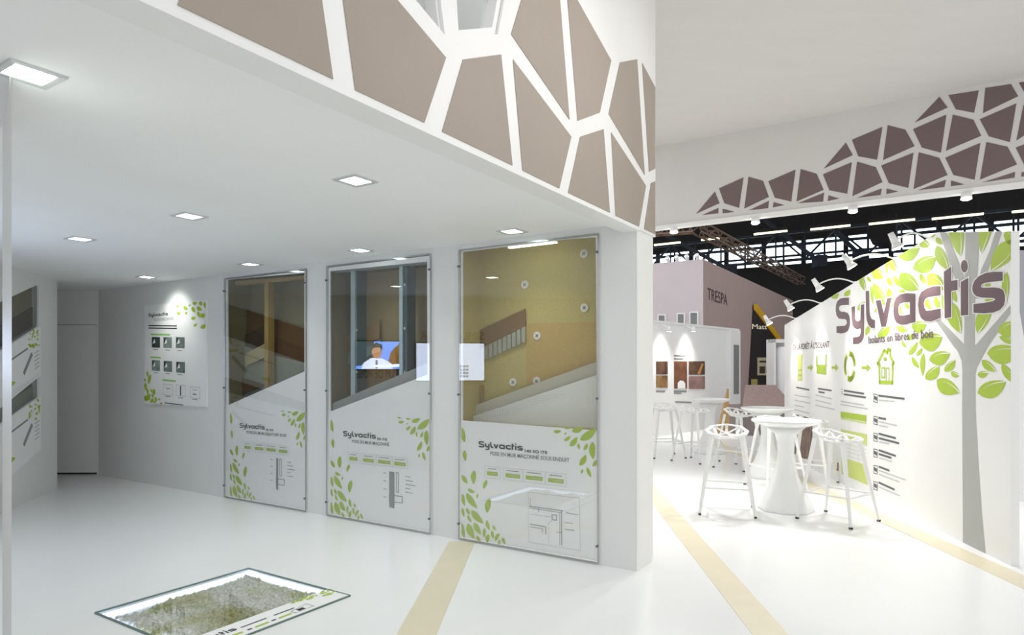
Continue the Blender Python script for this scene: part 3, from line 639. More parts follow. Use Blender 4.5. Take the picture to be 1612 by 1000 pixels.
for x0, x1, y in ((150, 305, 332), (150, 230, 516), (250, 350, 690)): m.stroke(W, [ac(x0, y), ac(x1, y)], .02, .0135)
m.build('heading_print', mat('heading_green', (150, 205, 110), .5, var=.02), t)
ph = [mat('photo_dark_green', (52, 66, 60), .5, var=.25, scale=14), mat('photo_grey_green', (128, 142, 134), .5, var=.25, scale=14), mat('photo_mid_grey', (110, 122, 116), .5, var=.25, scale=14)]
for i, (x, y, k) in enumerate(((192, 395, 0), (288, 393, 1), (388, 390, 2), (192, 580, 1), (290, 580, 2), (390, 580, 2))):
    p_ = MB().flat(W, [ac(x-34, y-42), ac(x+34, y-42), ac(x+34, y+42), ac(x-34, y+42)], .0136).build('photo', ph[k], t)
    MB().flat(W, [ac(x-30, y-36), ac(x-8, y-36), ac(x-24, y+6), ac(x-30, y+6)], .0142).build('photo_detail', black_p, p_)
    MB().flat(W, [ac(x-12, y-30), ac(x-2, y+2), ac(x-26, y+14)], .0145).build('photo_detail', white_p, p_)
m = MB(); m2 = MB()
for x, y in ((290, 765), (392, 760), (500, 765)): m.stroke(W, [ac(x-36, y-44), ac(x+36, y-44), ac(x+36, y+40), ac(x-36, y+40)], .005, .0136, True)
m.build('icon_frame', lgrey_p, t); m2.stroke(W, [ac(390, 728), ac(390, 792)], .022, .0137); m2.stroke(W, [ac(275, 750), ac(290, 756), ac(306, 750)], .006, .0137); m2.stroke(W, [ac(485, 775), ac(508, 775)], .008, .0137); m2.stroke(W, [ac(480, 742), ac(515, 742)], .004, .0137); m2.build('icon_print', black_p, t)

# ------------------------------------------------------------------ left wall exhibits and the two screens seen mirrored in the glass
def mirror(x, y):
    d = V3(((x-CX)/F, 1, (HY-y)/F)); o = W.o+W.n*RD; t_ = o.dot(W.n)/d.dot(W.n); p = V3((0, 0, H))+d*t_; r = d-W.n*2*d.dot(W.n)
    s_ = (LW.o-p).dot(LW.n)/r.dot(LW.n); q = p+r*s_; return ((q-LW.o).dot(LW.u), q.z)
for k, (ap, lab) in enumerate(((ap1, 'upper exhibit with a slanted window on the left wall'), (ap2, 'lower exhibit with a slanted window on the left wall'))):
    t = thing('slanted_exhibit', lab, 'display panel', LW.pt((uu0+uu1)/2, min(p[1] for p in ap), 0), 'slanted exhibits on the left wall')
    m = MB().rect(LW, uu0-.03, min(p[1] for p in ap)-.03, uu1+.03, max(p[1] for p in ap)+.03, -.07, -.05); m.build('back_board', olive if k == 0 else mat('moss_board', (88, 92, 70), .8, var=.1, scale=40), t)
    m = MB(); n_ = len(ap)
    for i in range(n_):
        a, b = ap[i], ap[(i+1) % n_]; m.add([LW.pt(*a, -.05), LW.pt(*b, -.05), LW.pt(*b, -.0), LW.pt(*a, -.0)], [(0, 1, 2, 3)])
    m.build('reveal', grey_m, t)
    dv_ = .22*(1 if k == 0 else .6); sl = (ap[1][1]-ap[0][1])/(ap[1][0]-ap[0][0])
    MB().prism(LW, [(uu0, ap[0][1]), (uu1, ap[1][1]), (uu1, ap[1][1]+dv_), (uu0, ap[0][1]+dv_)], -.049, -.04).build('sample_board', ddark if k == 0 else sage, t)
    MB().prism(LW, [(p[0]+(-.03 if p[0] == uu0 else .03), p[1]) for p in ap], .004, .010).build('glass_sheet', glass_e, t)
    # white print below the window
    ue_ = LW.uv(63.5, 600)[0]; top = ext(uu1, ap[1][1], uu0, ap[0][1], ue_)-.015; sl2 = sl; ht = .58 if k == 0 else .62
    bl = lambda u: top+(u-ue_)*sl2
    MB().prism(LW, [(uu0, bl(uu0)-ht), (ue_, bl(ue_)-ht), (ue_, bl(ue_)), (uu0, bl(uu0))], .0, .006).build('print_board', white_p, t)
    m = MB(); random.seed(3+k)
    for i in range(22):
        a_ = random.uniform(0, 1)**1.3; b_ = random.uniform(0, 1-a_*.6); u = ue_-.02-a_*.28; v_ = bl(u)-.02-b_*.26; an = random.uniform(2.2, 4.0); l_ = random.uniform(.03, .07)
        m.flat(LW, leaf_pts((u, v_), (u+l_*math.cos(an), v_+l_*math.sin(an)), l_*.5), .0072)
    m.flat(LW, leaf_pts((ue_-.78, bl(ue_-.78)-ht+.16), (ue_-.62, bl(ue_-.62)-ht+.15), .05), .0072); m.build('leaf_print', green, t)
    m = MB()
    for i in range(5): u = ue_-.16; m.stroke(LW, [(u, bl(u)-.27-i*.045), (u+.11, bl(u+.11)-.27-i*.045)], .008, .0072)
    m.stroke(LW, [(ue_-.80, bl(ue_-.80)-.16), (ue_-.34, bl(ue_-.34)-.16)], .022, .0072); m.stroke(LW, [(ue_-.42, bl(ue_-.42)-.40), (ue_-.24, bl(ue_-.24)-.26)], .05, .0072); m.build('drawing_lines', grey_p, t)
tvs = []
for nm, lab, (x0, x1, y0, y1) in (('television', 'television showing a man in a white shirt, mirrored in the second glazed exhibit', (561, 629, 538, 581)), ('touch_screen', 'pale blue-white touch screen, mirrored in the second and third glazed exhibits', (656, 762, 541, 599))):
    c = [mirror(x, y) for x, y in ((x0, y0), (x1, y0), (x1, y1), (x0, y1))]; ua = (c[0][0]+c[3][0])/2; ub = (c[1][0]+c[2][0])/2; va = (c[2][1]+c[3][1])/2; vb_ = (c[0][1]+c[1][1])/2
    t = thing(nm, lab, 'screen', LW.pt((ua+ub)/2, va, 0)); tvs.append((ua, ub, va, vb_, t)); um, uM = min(ua, ub), max(ua, ub)
    MB().rect(LW, um-.02, va-.02, uM+.02, vb_+.02, 0, .05).build('bezel', rubber, t)
sky = mat('screen_sky', (20, 20, 20), .5, emit=(88, 128, 205), es=9)
scr = lambda n, c, s: mat(n, (20, 20, 20), .5, emit=c, es=s)
ua, ub, va, vb_, t = tvs[0]; P = lambda x, y: (ua+(ub-ua)*x, va+(vb_-va)*y)
MB().flat(LW, [P(0, 0), P(1, 0), P(1, 1), P(0, 1)], .052).build('screen_picture', sky, t)
MB().flat(LW, [P(0, .1), P(.42, .2), P(.42, 1), P(0, 1)], .053).build('screen_picture', scr('screen_dim', (70, 82, 88), 4), t)
MB().flat(LW, [P(.72, .1), P(1, .1), P(1, .92), P(.88, .75), P(.8, .6)], .053).build('screen_picture', scr('screen_hill', (120, 92, 52), 5), t)
MB().flat(LW, [P(.12, 0), P(.18, .22), P(.36, .4), P(.62, .38), P(.82, .2), P(.86, 0)], .054).build('screen_picture', scr('screen_shirt', (190, 202, 230), 8), t)
MB().flat(LW, [P(.48+.115*math.cos(i*.524), .62+.24*math.sin(i*.524)) for i in range(12)], .055).build('screen_picture', scr('screen_skin', (172, 128, 98), 6), t)
MB().flat(LW, [P(.36, .66), P(.38, .88), P(.48, .97), P(.6, .88), P(.61, .66), P(.56, .78), P(.42, .78)], .056).build('screen_picture', scr('screen_hair', (54, 40, 30), 3), t)
MB().flat(LW, [P(.45, .02), P(.5, .02), P(.5, .32), P(.46, .32)], .056).build('screen_picture', scr('screen_tie', (70, 70, 90), 4), t)
MB().flat(LW, [P(.4, .06), P(1, .08), P(1, .18), P(.4, .14)], .057).build('screen_picture', scr('screen_caption', (200, 215, 255), 9), t)
ua, ub, va, vb_, t2 = tvs[1]; P2 = lambda x, y: (ua+(ub-ua)*x, va+(vb_-va)*y)
MB().flat(LW, [P2(0, 0), P2(1, 0), P2(1, 1), P2(0, 1)], .052).build('screen_picture', scr('screen_white', (214, 228, 255), 4.5), t2)
m = MB()
for i in range(4):
    for j in range(3): m.flat(LW, [P2(.64+j*.045, .08+i*.09), P2(.675+j*.045, .08+i*.09), P2(.675+j*.045, .14+i*.09), P2(.64+j*.045, .14+i*.09)], .053)
m.build('screen_icons', scr('screen_icon', (110, 122, 140), 5), t2)
m = MB(); a = mirror(628, 590); b = mirror(562, 590); put_text(m, LW, 'FILM DE POSE', a[0], min(a[1], b[1])-.05, b[0], .13, .004)
tag(m.build('wall_lettering', dark_p), 'brown words FILM DE POSE on the left wall under the television', 'lettering')
m = MB(); a = mirror(762, 533); b = mirror(662, 533); put_text(m, LW, 'SIMULATEUR', a[0], min(a[1], b[1])-.02, b[0], .13, .004)
tag(m.build('wall_lettering', dark_p), 'brown word SIMULATEUR on the left wall above the touch screen', 'lettering')

# ------------------------------------------------------------------ tree graphic wall
TWP = [(1235, 512), (1475, 366), (1591.5, 364), (1591.5, 891.2), (1235, 717)]
tuv = [T.uv(*p) for p in TWP]; tuv[3] = (0, 0); tuv[4] = (tuv[4][0], 0)
tw = thing('tree_graphic_wall', 'tall white slanted wall printed with a green-leaved grey tree and large logo', 'partition', T.pt(tuv[4][0]/2, 0, 0))
MB().prism(T, tuv, -.06, 0).build('panel', white, tw)
def tp(name, mt, polys, off):
    m = MB()
    for p in polys:
        q = clip(p, TWP)
        if q: m.flat(T, [T.uv(*x) for x in q], off)
    return m.build(name, mt, tw)
TOFF = .0008
for poly in ([(1516, 856), (1514.6, 640), (1515, 584), (1514, 569), (1509, 556), (1500, 540), (1517.5, 542), (1534.5, 543), (1559, 540), (1546, 564), (1538, 579), (1535.6, 590), (1536, 640), (1540, 720), (1546, 810), (1552, 872.5)],
             [(1473, 505), (1480, 503), (1517, 541), (1517, 556), (1504, 549)], [(1536.5, 543), (1591, 480), (1591, 494), (1554, 548), (1540, 560)],
             [(1520, 360), (1542, 360), (1540, 420), (1535.5, 470), (1534.5, 545), (1517.5, 545), (1519, 470)],
             [(1478, 360), (1489, 360), (1500, 390), (1512, 420), (1520, 440), (1520, 470), (1504, 440), (1495, 415)],
             [(1569, 360), (1579, 360), (1566, 400), (1553, 432), (1542, 470), (1534, 470), (1545, 425), (1558, 395)]):
    tp('trunk_print', trunk_p, [poly], TOFF); TOFF += .0002
LEAVES = [(1412,402,1448,390,24),(1374,424,1392,437,17),(1395.5,412,1397,432,5),(1400,406,1412,428,12),(1355,433,1363,459,9),(1366,436,1372,444,5),(1397,437,1408,450,9),(1408,434,1417,452,7),(1417,431,1447,456,25),(1375,446,1396,482,15),(1371,450,1375,480,5),(1438,424,1474,404,25),(1447,378,1464,388,13),(1463,369,1473,369,8),(1474,374,1484,385,8),(1475,387,1494,426,17),(1461,431,1488,456,24),(1449,431,1458,447,8),(1505,335,1513,404,24),(1561,338,1545,400,18),(1604,378,1560,427,30),(1580,371,1604,371,24),(1585,428,1584,480,12),(1309,469,1321,461,9),(1329,466,1339,456,8),(1350,489,1363,473,10),(1377,492,1382,482,4),(1399,453,1408,487,11),(1415,458,1426,459,6),(1415,479,1419,497,6),(1424,478,1434,486,6),(1362,528,1368,512,7),(1382,531,1401,512,13),(1412,515,1430,520,10),(1435,515,1459,510,19),(1420,537,1427,548,5),(1447,540,1484,530,29),(1428,535,1440,525,8),(1457,470,1468,488,9),(1473,466,1479,488,8),(1484,464,1487,492,5),(1500,455,1506,476,8),(1497,475,1513,525,22),(1559,482,1539,526,21),(1550,473,1568,470,7),(1550,449,1560,448,6),(1571,523,1604,508,24),(1573,530,1606,541,10),(1554,556,1608,553,31),(1546,567,1569,585,13),(1539,590,1556,587,11),(1577,573,1603,606,14),(1539,619,1584,601,27),(1475,598,1511,618,24),(1497,586,1511,592,9),(1487,585,1504,566,12),(1463,567,1496,556,22),(1457,597,1479,576,17),(1454,556,1453,592,8),(1436,562,1447,580,7),(1443,560,1452,548,6),(1431,559,1444,537,9)]
for x0, y0, x1, y1, wd in LEAVES:
    q = clip(leaf_pts((x0, y0), (x1, y1), wd), TWP)
    if not q: continue
    lo = MB().flat(T, [T.uv(*p) for p in q], .002).build('leaf', green, tw)
    if wd >= 9:
        q = clip(vein_pts((x0, y0), (x1, y1), wd, 1.7), TWP)
        if q: MB().flat(T, [T.uv(*p) for p in q], .003).build('leaf_vein', white_p, lo)
for o_, h_ in LOGO:
    MB().flat(T, [T.uv(*p) for p in offset_poly(o_, 1.6)], .0035).build('letter_outline', white_p, tw) if h_ is None else MB().prism(T, [T.uv(*p) for p in offset_poly(o_, 1.6)], .003, .0035, [[T.uv(*p) for p in offset_poly(h_, -1.2)]]).build('letter_outline', white_p, tw)
    MB().prism(T, [T.uv(*p) for p in o_], .004, .006, [[T.uv(*p) for p in h_]] if h_ else ()).build('letter', dark_p, tw)
m = MB(); px_text(m, T, 'Isolants en fibres de bois', (1368, 541), (1470, 531), 11.5, .0065, .012); px_text(m, T, "DE LA FORÊT À L'ISOLANT", (1249, 551), (1306, 547), 8.5, .004, .012); m.build('tagline_print', dark_p, tw)
def qline(m, x0, y0, x1, y1, w, off=.002): m.stroke(T, [T.uv(x0, y0), T.uv(x1, y1)], w, off)
m = MB()
for l in ((1254,610,1274,614),(1288,612,1309,615),(1289,617,1298,618.5),(1329,615,1360,620),(1329,621,1363,626),(1383.5,623,1423.6,628),(1383.6,658,1394.5,660),(1384,683,1410,690),(1384,690,1415,698),(1384,709,1410,718),(1384,715,1403,721),(1384,735,1400,741),(1384,760,1408,771)): qline(m, *l, .022)
for y in (627, 662, 688.5, 713.5, 739.5, 765): m.stroke(T, [T.uv(x_, y_) for x_, y_ in ((1375.5, y-6.5), (1381.5, y-5.5), (1381.5, y+7), (1375.5, y+5.5))], .008, .002, True); qline(m, 1377, y-1, 1380, y+1, .04)
for y in (613, 617, 620): qline(m, 1325, y, 1326.5, y, .01)
m.build('text_print', mat('charcoal_print', (88, 90, 92), .5, var=.02), tw)
m = MB()
for l in ((1251,622,1275,626),(1251,630,1275,635),(1251,638,1266,641),(1251,645,1274,651),(1284,622,1310,628),(1284,630,1308,636),(1284,638,1314,645),(1324,632,1360,638),(1324,637,1366,644),(1384,630,1408,632),(1383.6,664,1412,670),(1384,670,1398,672.5),(1384,696,1400,699),(1384,721,1404,727),(1384,741,1426,756),(1384,747,1416,759),(1384,767,1417,781)): qline(m, *l, .014)
for i in range(5): qline(m, 1325, 691+i*6, 1365, 702+i*6.2, .004)
for x in (1338, 1352): qline(m, x, 664, x, 745, .004)
for i in range(3): qline(m, 1299+i*5, 690, 1299+i*5, 722, .008)
m.build('text_print', lgrey_p, tw)
tp('table_band', green, [[(1323.6, 648), (1364, 654), (1364, 664), (1323.6, 657)]], .0025)
for q in ([(1324, 658), (1364, 665.5), (1364, 668), (1324, 660)], [(1324, 676), (1365, 684), (1365, 701), (1324, 686.6)], [(1324.5, 720), (1366, 732.5), (1366, 764), (1325, 746)]): tp('table_band', green_l, [q], .0018)
for xa, xb in ((1271.5, 1280), (1309.5, 1320), (1357, 1371)):
    xm = xa+(xb-xa)*.55; tp('arrow', green, [[(xa, 577), (xm, 577), (xm, 573), (xb, 579), (xm, 585), (xm, 581), (xa, 581)]], .0025)
m = MB(); S_ = lambda P: [T.uv(1230+x/3.704, 520+y/3.704) for x, y in P]
m.stroke(T, S_([(577, 205), (562, 195), (600, 118), (620, 132), (622, 112), (636, 116), (636, 150), (656, 190), (648, 205)]), .04, .0025); m.stroke(T, S_([(572, 200), (574, 304), (648, 306), (650, 200)]), .04, .0025)
m.stroke(T, S_([(586, 220), (604, 220), (604, 275), (586, 275)]), .018, .0025, True); m.stroke(T, S_([(612, 300), (612, 222), (628, 222), (628, 300)]), .018, .0025); m.stroke(T, S_([(600, 162), (612, 162), (612, 174), (600, 174)]), .018, .0025, True)
m.build('house_icon', green, tw)
m = MB()
for a0, a1 in ((.5, 1.9), (2.6, 4.0), (4.7, 6.1)):
    m.stroke(T, [T.uv(1338+7.6*math.cos(a0+(a1-a0)*i/6), 577+20*math.sin(a0+(a1-a0)*i/6)) for i in range(7)], .065, .0025)
m.build('cycle_icon', green, tw)
tp('bin_icon', green, [[(1286, 574), (1300.5, 575), (1300.5, 590), (1286, 588)]], .0025)
m = MB(); m.stroke(T, [T.uv(1286, 575), T.uv(1286, 562)], .05, .0025); m.stroke(T, [T.uv(1300.5, 575), T.uv(1300.5, 560)], .05, .0025); m.build('bin_side', green, tw)
m = MB()
for y in (563, 571, 579, 587, 595): m.stroke(T, [T.uv(1257, y), T.uv(1262, y)], .09, .0025)
m.build('log_icon', green_l, tw)
tp('photo_print', mat('fibre_photo', (122, 100, 88), .6, var=.7, scale=22, stretch=(1, 1, .3)), [[(1249, 652), (1279, 657), (1279, 729), (1249, 714)]], .0025)
tp('photo_edge', green, [[(1243, 690), (1246, 691), (1246, 712), (1243, 710)], [(1243, 706), (1249, 708), (1249, 714), (1243, 711)]], .0028)
tp('drawing_print', mat('sepia_print', (150, 110, 80), .6, var=.1), [[(1318, 728), (1320.5, 729), (1320.5, 742), (1313, 739), (1313, 737), (1318, 738)]], .0025)
# arm lamps on its top edge
ALN = ['fifth and farthest', 'fourth', 'third', 'second', 'first and nearest']
for k, (bx, by, d) in enumerate(((1251, 502.5, .42), (1290, 478.5, .42), (1343, 446, .42), (1405, 408.5, .44), (1458, 376.5, .28))):
    u, vv = T.uv(bx, by); base = T.pt(u, vv, -.03); head = T.pt(u, vv-.0, d)
    t = thing('arm_lamp', ALN[k]+' curved arm lamp on top of the tree graphic wall', 'lamp', base, 'arm lamps along the tree wall')
    pts = [base+T.n*(d+.03)*s+V3((0, 0, .10*math.sin(math.pi*min(1, s*.8+.12))-.04)) for s in [i/10 for i in range(11)]]
    MB().tube(pts, .0085, 8).build('arm', metal_w, t, True)
    MB().tube([base-V3((0, 0, .03)), base+V3((0, 0, .02))], .025, 10).build('clamp', metal_w, t)
    e_ = pts[-1]; tgt = T.pt(u-.1, vv-.75, 0); dd = (tgt-e_).normalized()
    MB().tube([e_-dd*.09, e_-dd*.03, e_+dd*.02], .026, 12, .034).build('lamp_head', metal_w, t, True)
    sh = MB().tube([e_+dd*.02, e_+dd*.07], .034, 14, .058).build('lamp_shade', metal_w, t, True)
    MB().tube([e_+dd*.071, e_+dd*.073], .05, 14).build('bulb', spot_m, sh)
    lamp('arm_light', 'SPOT', e_+dd*.10, ARM_W, (1, .95, .86), aim=tgt, parent=t, spot_size=math.radians(62), spot_blend=.8, shadow_soft_size=.04)

# ------------------------------------------------------------------ bar tables and stools
def make_table():
    t = thing('bar_table', '', 'table', (0, 0, 0))
    def rad(r, z, a):
        k = max(0, min(1, (.42-z)/.3)); s = math.pi/4; b = ((a+s/2) % s)-s/2; oc = math.cos(s/2)/math.cos(b)*1.04
        return r*(1-k+k*oc)
    top = MB().lathe([(.20, .875), (.30, .905), (.338, .922), (.343, .932), (.343, .942), (.337, .948), (.313, .946), (.308, .943)], 56).build('table_top', gloss_w, t, True, True)
    MB().lathe([(.275, .0), (.275, .02), (.262, .05), (.222, .13), (.172, .23), (.13, .34), (.098, .46), (.082, .6), (.088, .72), (.115, .80), (.20, .876)], 56, rad=rad).build('pedestal', gloss_w, t, True, True)
    MB().lathe([(.271, -.0), (.271, .006)], 56, rad=rad).build('base_rim', grey_m, t, False, True)
    return t
table = make_table()
def place(t, x, y, rz, label, group):
    t.location = (x, y, 0); t.rotation_euler = (0, 0, rz); t['label'] = label; t['group'] = group
TPOS = [((1237, 661), 'white round bar table nearest the camera with faceted flared base'), ((1208, 642), 'white round bar table in the middle, just behind the nearest one'), ((1118, 628), 'white round bar table farthest back, before the photo wall')]
for k, ((x, y), lab) in enumerate(TPOS):
    t = table if k == 0 else copy_tree(table); p = fl(x, y, .945); place(t, p.x, p.y, .3*k, lab, 'white bar tables')
def make_stool():
    t = thing('bar_stool', '', 'stool', (0, 0, 0)); hs = .80
    ring = [(-.19, -.15, hs+.01), (-.07, -.23, hs-.005), (.09, -.23, hs-.005), (.20, -.14, hs+.01), (.235, .05, hs+.03), (.16, .19, hs+.07), (0, .235, hs+.085), (-.16, .19, hs+.07), (-.235, .05, hs+.03)]
    inner = [(-.09, -.06, hs-.035), (.09, -.06, hs-.035), (.10, .08, hs-.02), (0, .13, hs-.005), (-.10, .08, hs-.02)]
    ring = [(x*.86, y*.86, z) for x, y, z in ring]; m = MB(); n = len(ring)
    for i in range(n): m.bar(ring[i], ring[(i+1) % n], .036, .014)
    for i in range(5): m.bar(inner[i], inner[(i+1) % 5], .032, .014)
    for a, b in ((0, 0), (1, 0), (2, 1), (3, 1), (4, 1), (4, 2), (5, 2), (6, 3), (7, 4), (8, 4), (8, 0), (5, 3), (7, 3)): m.bar(ring[a], inner[b], .028, .012)
    for a, b in ((0, 2), (1, 3)): m.bar(inner[a], inner[b], .02, .014)
    m.build('seat', metal_w, t, False, True)
    c = [(-1, -1), (1, -1), (1, 1), (-1, 1)]; L = .265
    for sx, sy in c:
        p = V3((sx*.15, sy*.14+.01, hs-.005)); q = V3((sx*L, sy*L, .006))
        lg = MB().bar(p, q, .042, .034, up=(sx, sy, 0), w2=.022).build('leg', metal_w, t, False, True)
        MB().bar(q+V3((0, 0, .012)), q-V3((0, 0, .006)), .028, .026).build('foot', rubber, lg, False, True)
    zf = .27; kf = .15+(L-.15)*(hs-zf)/hs; m = MB()
    P = [V3((sx*kf, sy*kf, zf)) for sx, sy in c]
    for a, b in ((0, 1), (1, 2), (2, 3), (3, 0)): m.bar(P[a], P[b], .018, .016)
    m.build('footrest', metal_w, t, False, True)
    return t
stool = make_stool()
k9 = H/1.65
SPOS = [((3.51, 7.06), .62, 'white faceted metal bar stool nearest the tree wall, right of the front table'), ((2.46, 7.50), -.3, 'white faceted metal bar stool left of the front table'),
        ((3.72, 10.7), .6, 'white faceted metal bar stool left of the middle table'), ((3.60, 8.95), .15, 'white faceted metal bar stool tucked between the front and middle tables'),
        ((4.24, 9.3), .9, 'white faceted metal bar stool behind the front table, by the tree wall'), ((2.82, 12.1), .1, 'white faceted metal bar stool at the far left of the farthest table'), ((3.22, 11.5), .7, 'white faceted metal bar stool in front of the farthest table')]
for k, ((x, y), rz, lab) in enumerate(SPOS):
    t = stool if k == 0 else copy_tree(stool); place(t, x*k9, y*k9, rz, lab, 'white bar stools')

# ------------------------------------------------------------------ photo wall and neighbouring stands
ph0 = fl(1032, 508, 2.45); ph1 = fl(1162.5, 521, 2.45); PW = Plane(ph0, ph1-ph0); pwl = (ph1-ph0).length
t = thing('photo_wall', 'low white wall with building photos behind the farthest bar table', 'partition', PW.pt(pwl/2, 0, 0))
PWV = 2.45
MB().rect(PW, -3.0, 0, pwl, PWV, -.12, 0).build('panel', white, t)
MB().rect(PW, -3.0, PWV, pwl+.02, PWV+.05, -.14, .02).build('coping', white, t)
MB().rect(PW, PW.uv(1147, 550)[0], 0, pwl+.01, PWV, 0, .05).build('end_pilaster', white, t)
q = [PW.uv(*p) for p in ((1152, 543), (1160, 620))]
MB().rect(PW, q[0][0], q[1][1], q[1][0], q[0][1], .05, .06).build('sample_strip', mat('grey_sample', (128, 132, 130), .6, var=.2, scale=30), t)
phm = [mat('photo_brick', (120, 78, 56), .5, var=.35, scale=6), mat('photo_umber', (92, 66, 48), .5, var=.6, scale=5), mat('photo_mauve', (150, 118, 112), .5, var=.4, scale=4), mat('photo_tan', (138, 106, 66), .5, var=.5, scale=5)]
for (x0, y0, x1, y1), k in (((1033, 569, 1050.5, 589.5), 1), ((1033, 591.5, 1050.5, 610.5), 3), ((1061, 569, 1081, 612), 0), ((1084, 569, 1109, 590), 1), ((1084, 592.5, 1109, 612.5), 2)):
    q = [PW.uv(*p) for p in ((x0, y0), (x1, y0), (x1, y1), (x0, y1))]; MB().prism(PW, q, 0, .012).build('photo', phm[k], t)
q = [PW.uv(*p) for p in ((1066, 612), (1066, 603), (1070, 599), (1075, 600), (1078, 604), (1078, 612))]; MB().flat(PW, q, .013).build('photo_detail', white_p, t)
q = [PW.uv(*p) for p in ((1097, 588), (1104, 572), (1107, 573), (1101, 590))]; MB().flat(PW, q, .013).build('photo_detail', mat('photo_ochre', (196, 140, 72), .5, var=.2), t)
m = MB()
for l in ((1061, 560, 1078, 560.5), (1061, 565, 1075, 565.4), (1061, 616, 1080, 616.5), (1061, 619, 1072, 619.3), (1033, 616, 1046, 616.5), (1063, 633, 1088, 634)): m.stroke(PW, [PW.uv(l[0], l[1]), PW.uv(l[2], l[3])], .035, .004)
m.build('caption_print', grey_p, t)
for k, (x, lab) in enumerate(((1079, 'small clip spotlight on the photo wall above the larger photos'), (1040, 'small clip spotlight on the photo wall above the smaller photos'))):
    u, vv = PW.uv(x, 519); p = PW.pt(u, vv, .2)
    s_ = thing('clip_spotlight', lab, 'spotlight', p, 'clip spotlights on the photo wall')
    MB().tube([PW.pt(u, PWV, .0), p], .012, 8).build('arm', metal_w, s_); MB().tube([p+V3((0, 0, .06)), p-V3((0, 0, .05))], .03, 12, .05).build('lamp_head', metal_w, s_, True); MB().tube([p-V3((0, 0, .051)), p-V3((0, 0, .053))], .045, 12).build('bulb', spot_m, s_)
    lamp('clip_light', 'SPOT', p-V3((0, 0, .08)), 60, (1, .96, .9), aim=PW.pt(u, vv-1.2, 0), parent=s_, spot_size=math.radians(110), spot_blend=1, shadow_soft_size=.1)
# oak wedge sample beside it
p = fl(1141, 690)
t = thing('wood_sample', 'leaning triangular wood-coloured board before the end of the photo wall', 'board', p)
WS = Plane(p, (1, .1, 0)); q = [WS.uv(*x) for x in ((1147, 612), (1149, 690), (1128, 690))]; q = [(a, max(0, b)) for a, b in q]
MB().prism(WS, q, -.08, 0).build('board', mat('oak_board', (176, 142, 92), .6, var=.15, scale=6), t)
MB().rect(WS, q[2][0]-.02, 0, q[1][0]+.02, .05, -.1, .02).build('foot_rail', wood, t)
# mauve neighbour stand
ZB = 4.6; bc = fl(1107, 408, ZB); BF = Plane(bc, A); BS = Plane(bc, B)
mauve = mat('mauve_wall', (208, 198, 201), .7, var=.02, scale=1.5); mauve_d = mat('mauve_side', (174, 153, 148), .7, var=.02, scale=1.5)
st = thing('mauve_stand', 'tall mauve neighbouring stand with dark capital lettering on its side', 'stand', bc-V3((0, 0, ZB)))
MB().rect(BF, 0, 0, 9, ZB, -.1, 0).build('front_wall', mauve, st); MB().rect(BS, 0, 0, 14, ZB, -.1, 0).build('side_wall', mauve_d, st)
m = MB(); px_text(m, BS, 'TRESPA', (1113.5, 471.6), (1144.5, 481), 19, .01); m.build('lettering', mat('stand_lettering', (78, 62, 66), .5, var=.02), st)
MB().prism(BS, [BS.uv(*p) for p in ((1184.5, 486), (1190, 483), (1222, 531), (1221, 640), (1176, 640))], .0, .06).build('dark_panel', mat('dark_panel', (34, 26, 24), .6, var=.1), st)
MB().prism(BS, [BS.uv(*p) for p in ((1184, 479), (1188.5, 479.5), (1227, 534), (1219.5, 534), (1184, 488))], .06, .10).build('yellow_edge', yellow_p, st)
m = MB(); px_text(m, BS, 'Matt', (1181, 518), (1204.5, 518.5), 8, .07); m.build('lettering', mat('cream_lettering', (232, 222, 190), .5, emit=(232, 222, 190), es=.3), st)
def bsq(x0, y0, x1, y1, a, b, nm, mt): MB().prism(BS, [BS.uv(*p) for p in ((x0, y0), (x1, y0), (x1, y1), (x0, y1))], a, b).build(nm, mt, st)
cream = mat('cream_board', (196, 188, 158), .6, var=.05)
bsq(1189.5, 563, 1207, 591, .06, .08, 'sign_board', cream); bsq(1192, 577, 1200.5, 588, .08, .085, 'sign_picture', ddark); bsq(1192, 568, 1205, 571, .08, .085, 'sign_bar', ddark); bsq(1202, 577, 1205, 588, .08, .085, 'sign_bar', brownb)
bsq(1179, 597, 1187, 626, .07, .12, 'olive_board', mat('olive_paint', (170, 160, 90), .6, var=.05))
for k, (x0, y0, x1, y1) in enumerate(((1038, 497, 1047, 516), (1068, 495, 1077, 516), (1088, 493, 1098, 516))):
    MB().prism(BF, [BF.uv(*p) for p in ((x0-2, y0-2), (x1+2, y0-2), (x1+2, y1), (x0-2, y1))], 0, .05).build('sample_frame', white_p, st)
    MB().prism(BF, [BF.uv(*p) for p in ((x0, y0), (x1, y0), (x1, y1), (x0, y1))], .05, .06).build('sample', phm[1] if False else MATS['grey_sample'], st)
# small lamps on the top rim of the mauve stand
for x in (1052, 1066, 1082, 1098):
    u, vv = BF.uv(x, 410); MB().tube([BF.pt(u, ZB, -.05), BF.pt(u, ZB+.12, .1)], .04, 8, .07).build('rim_lamp', metal_w, st)
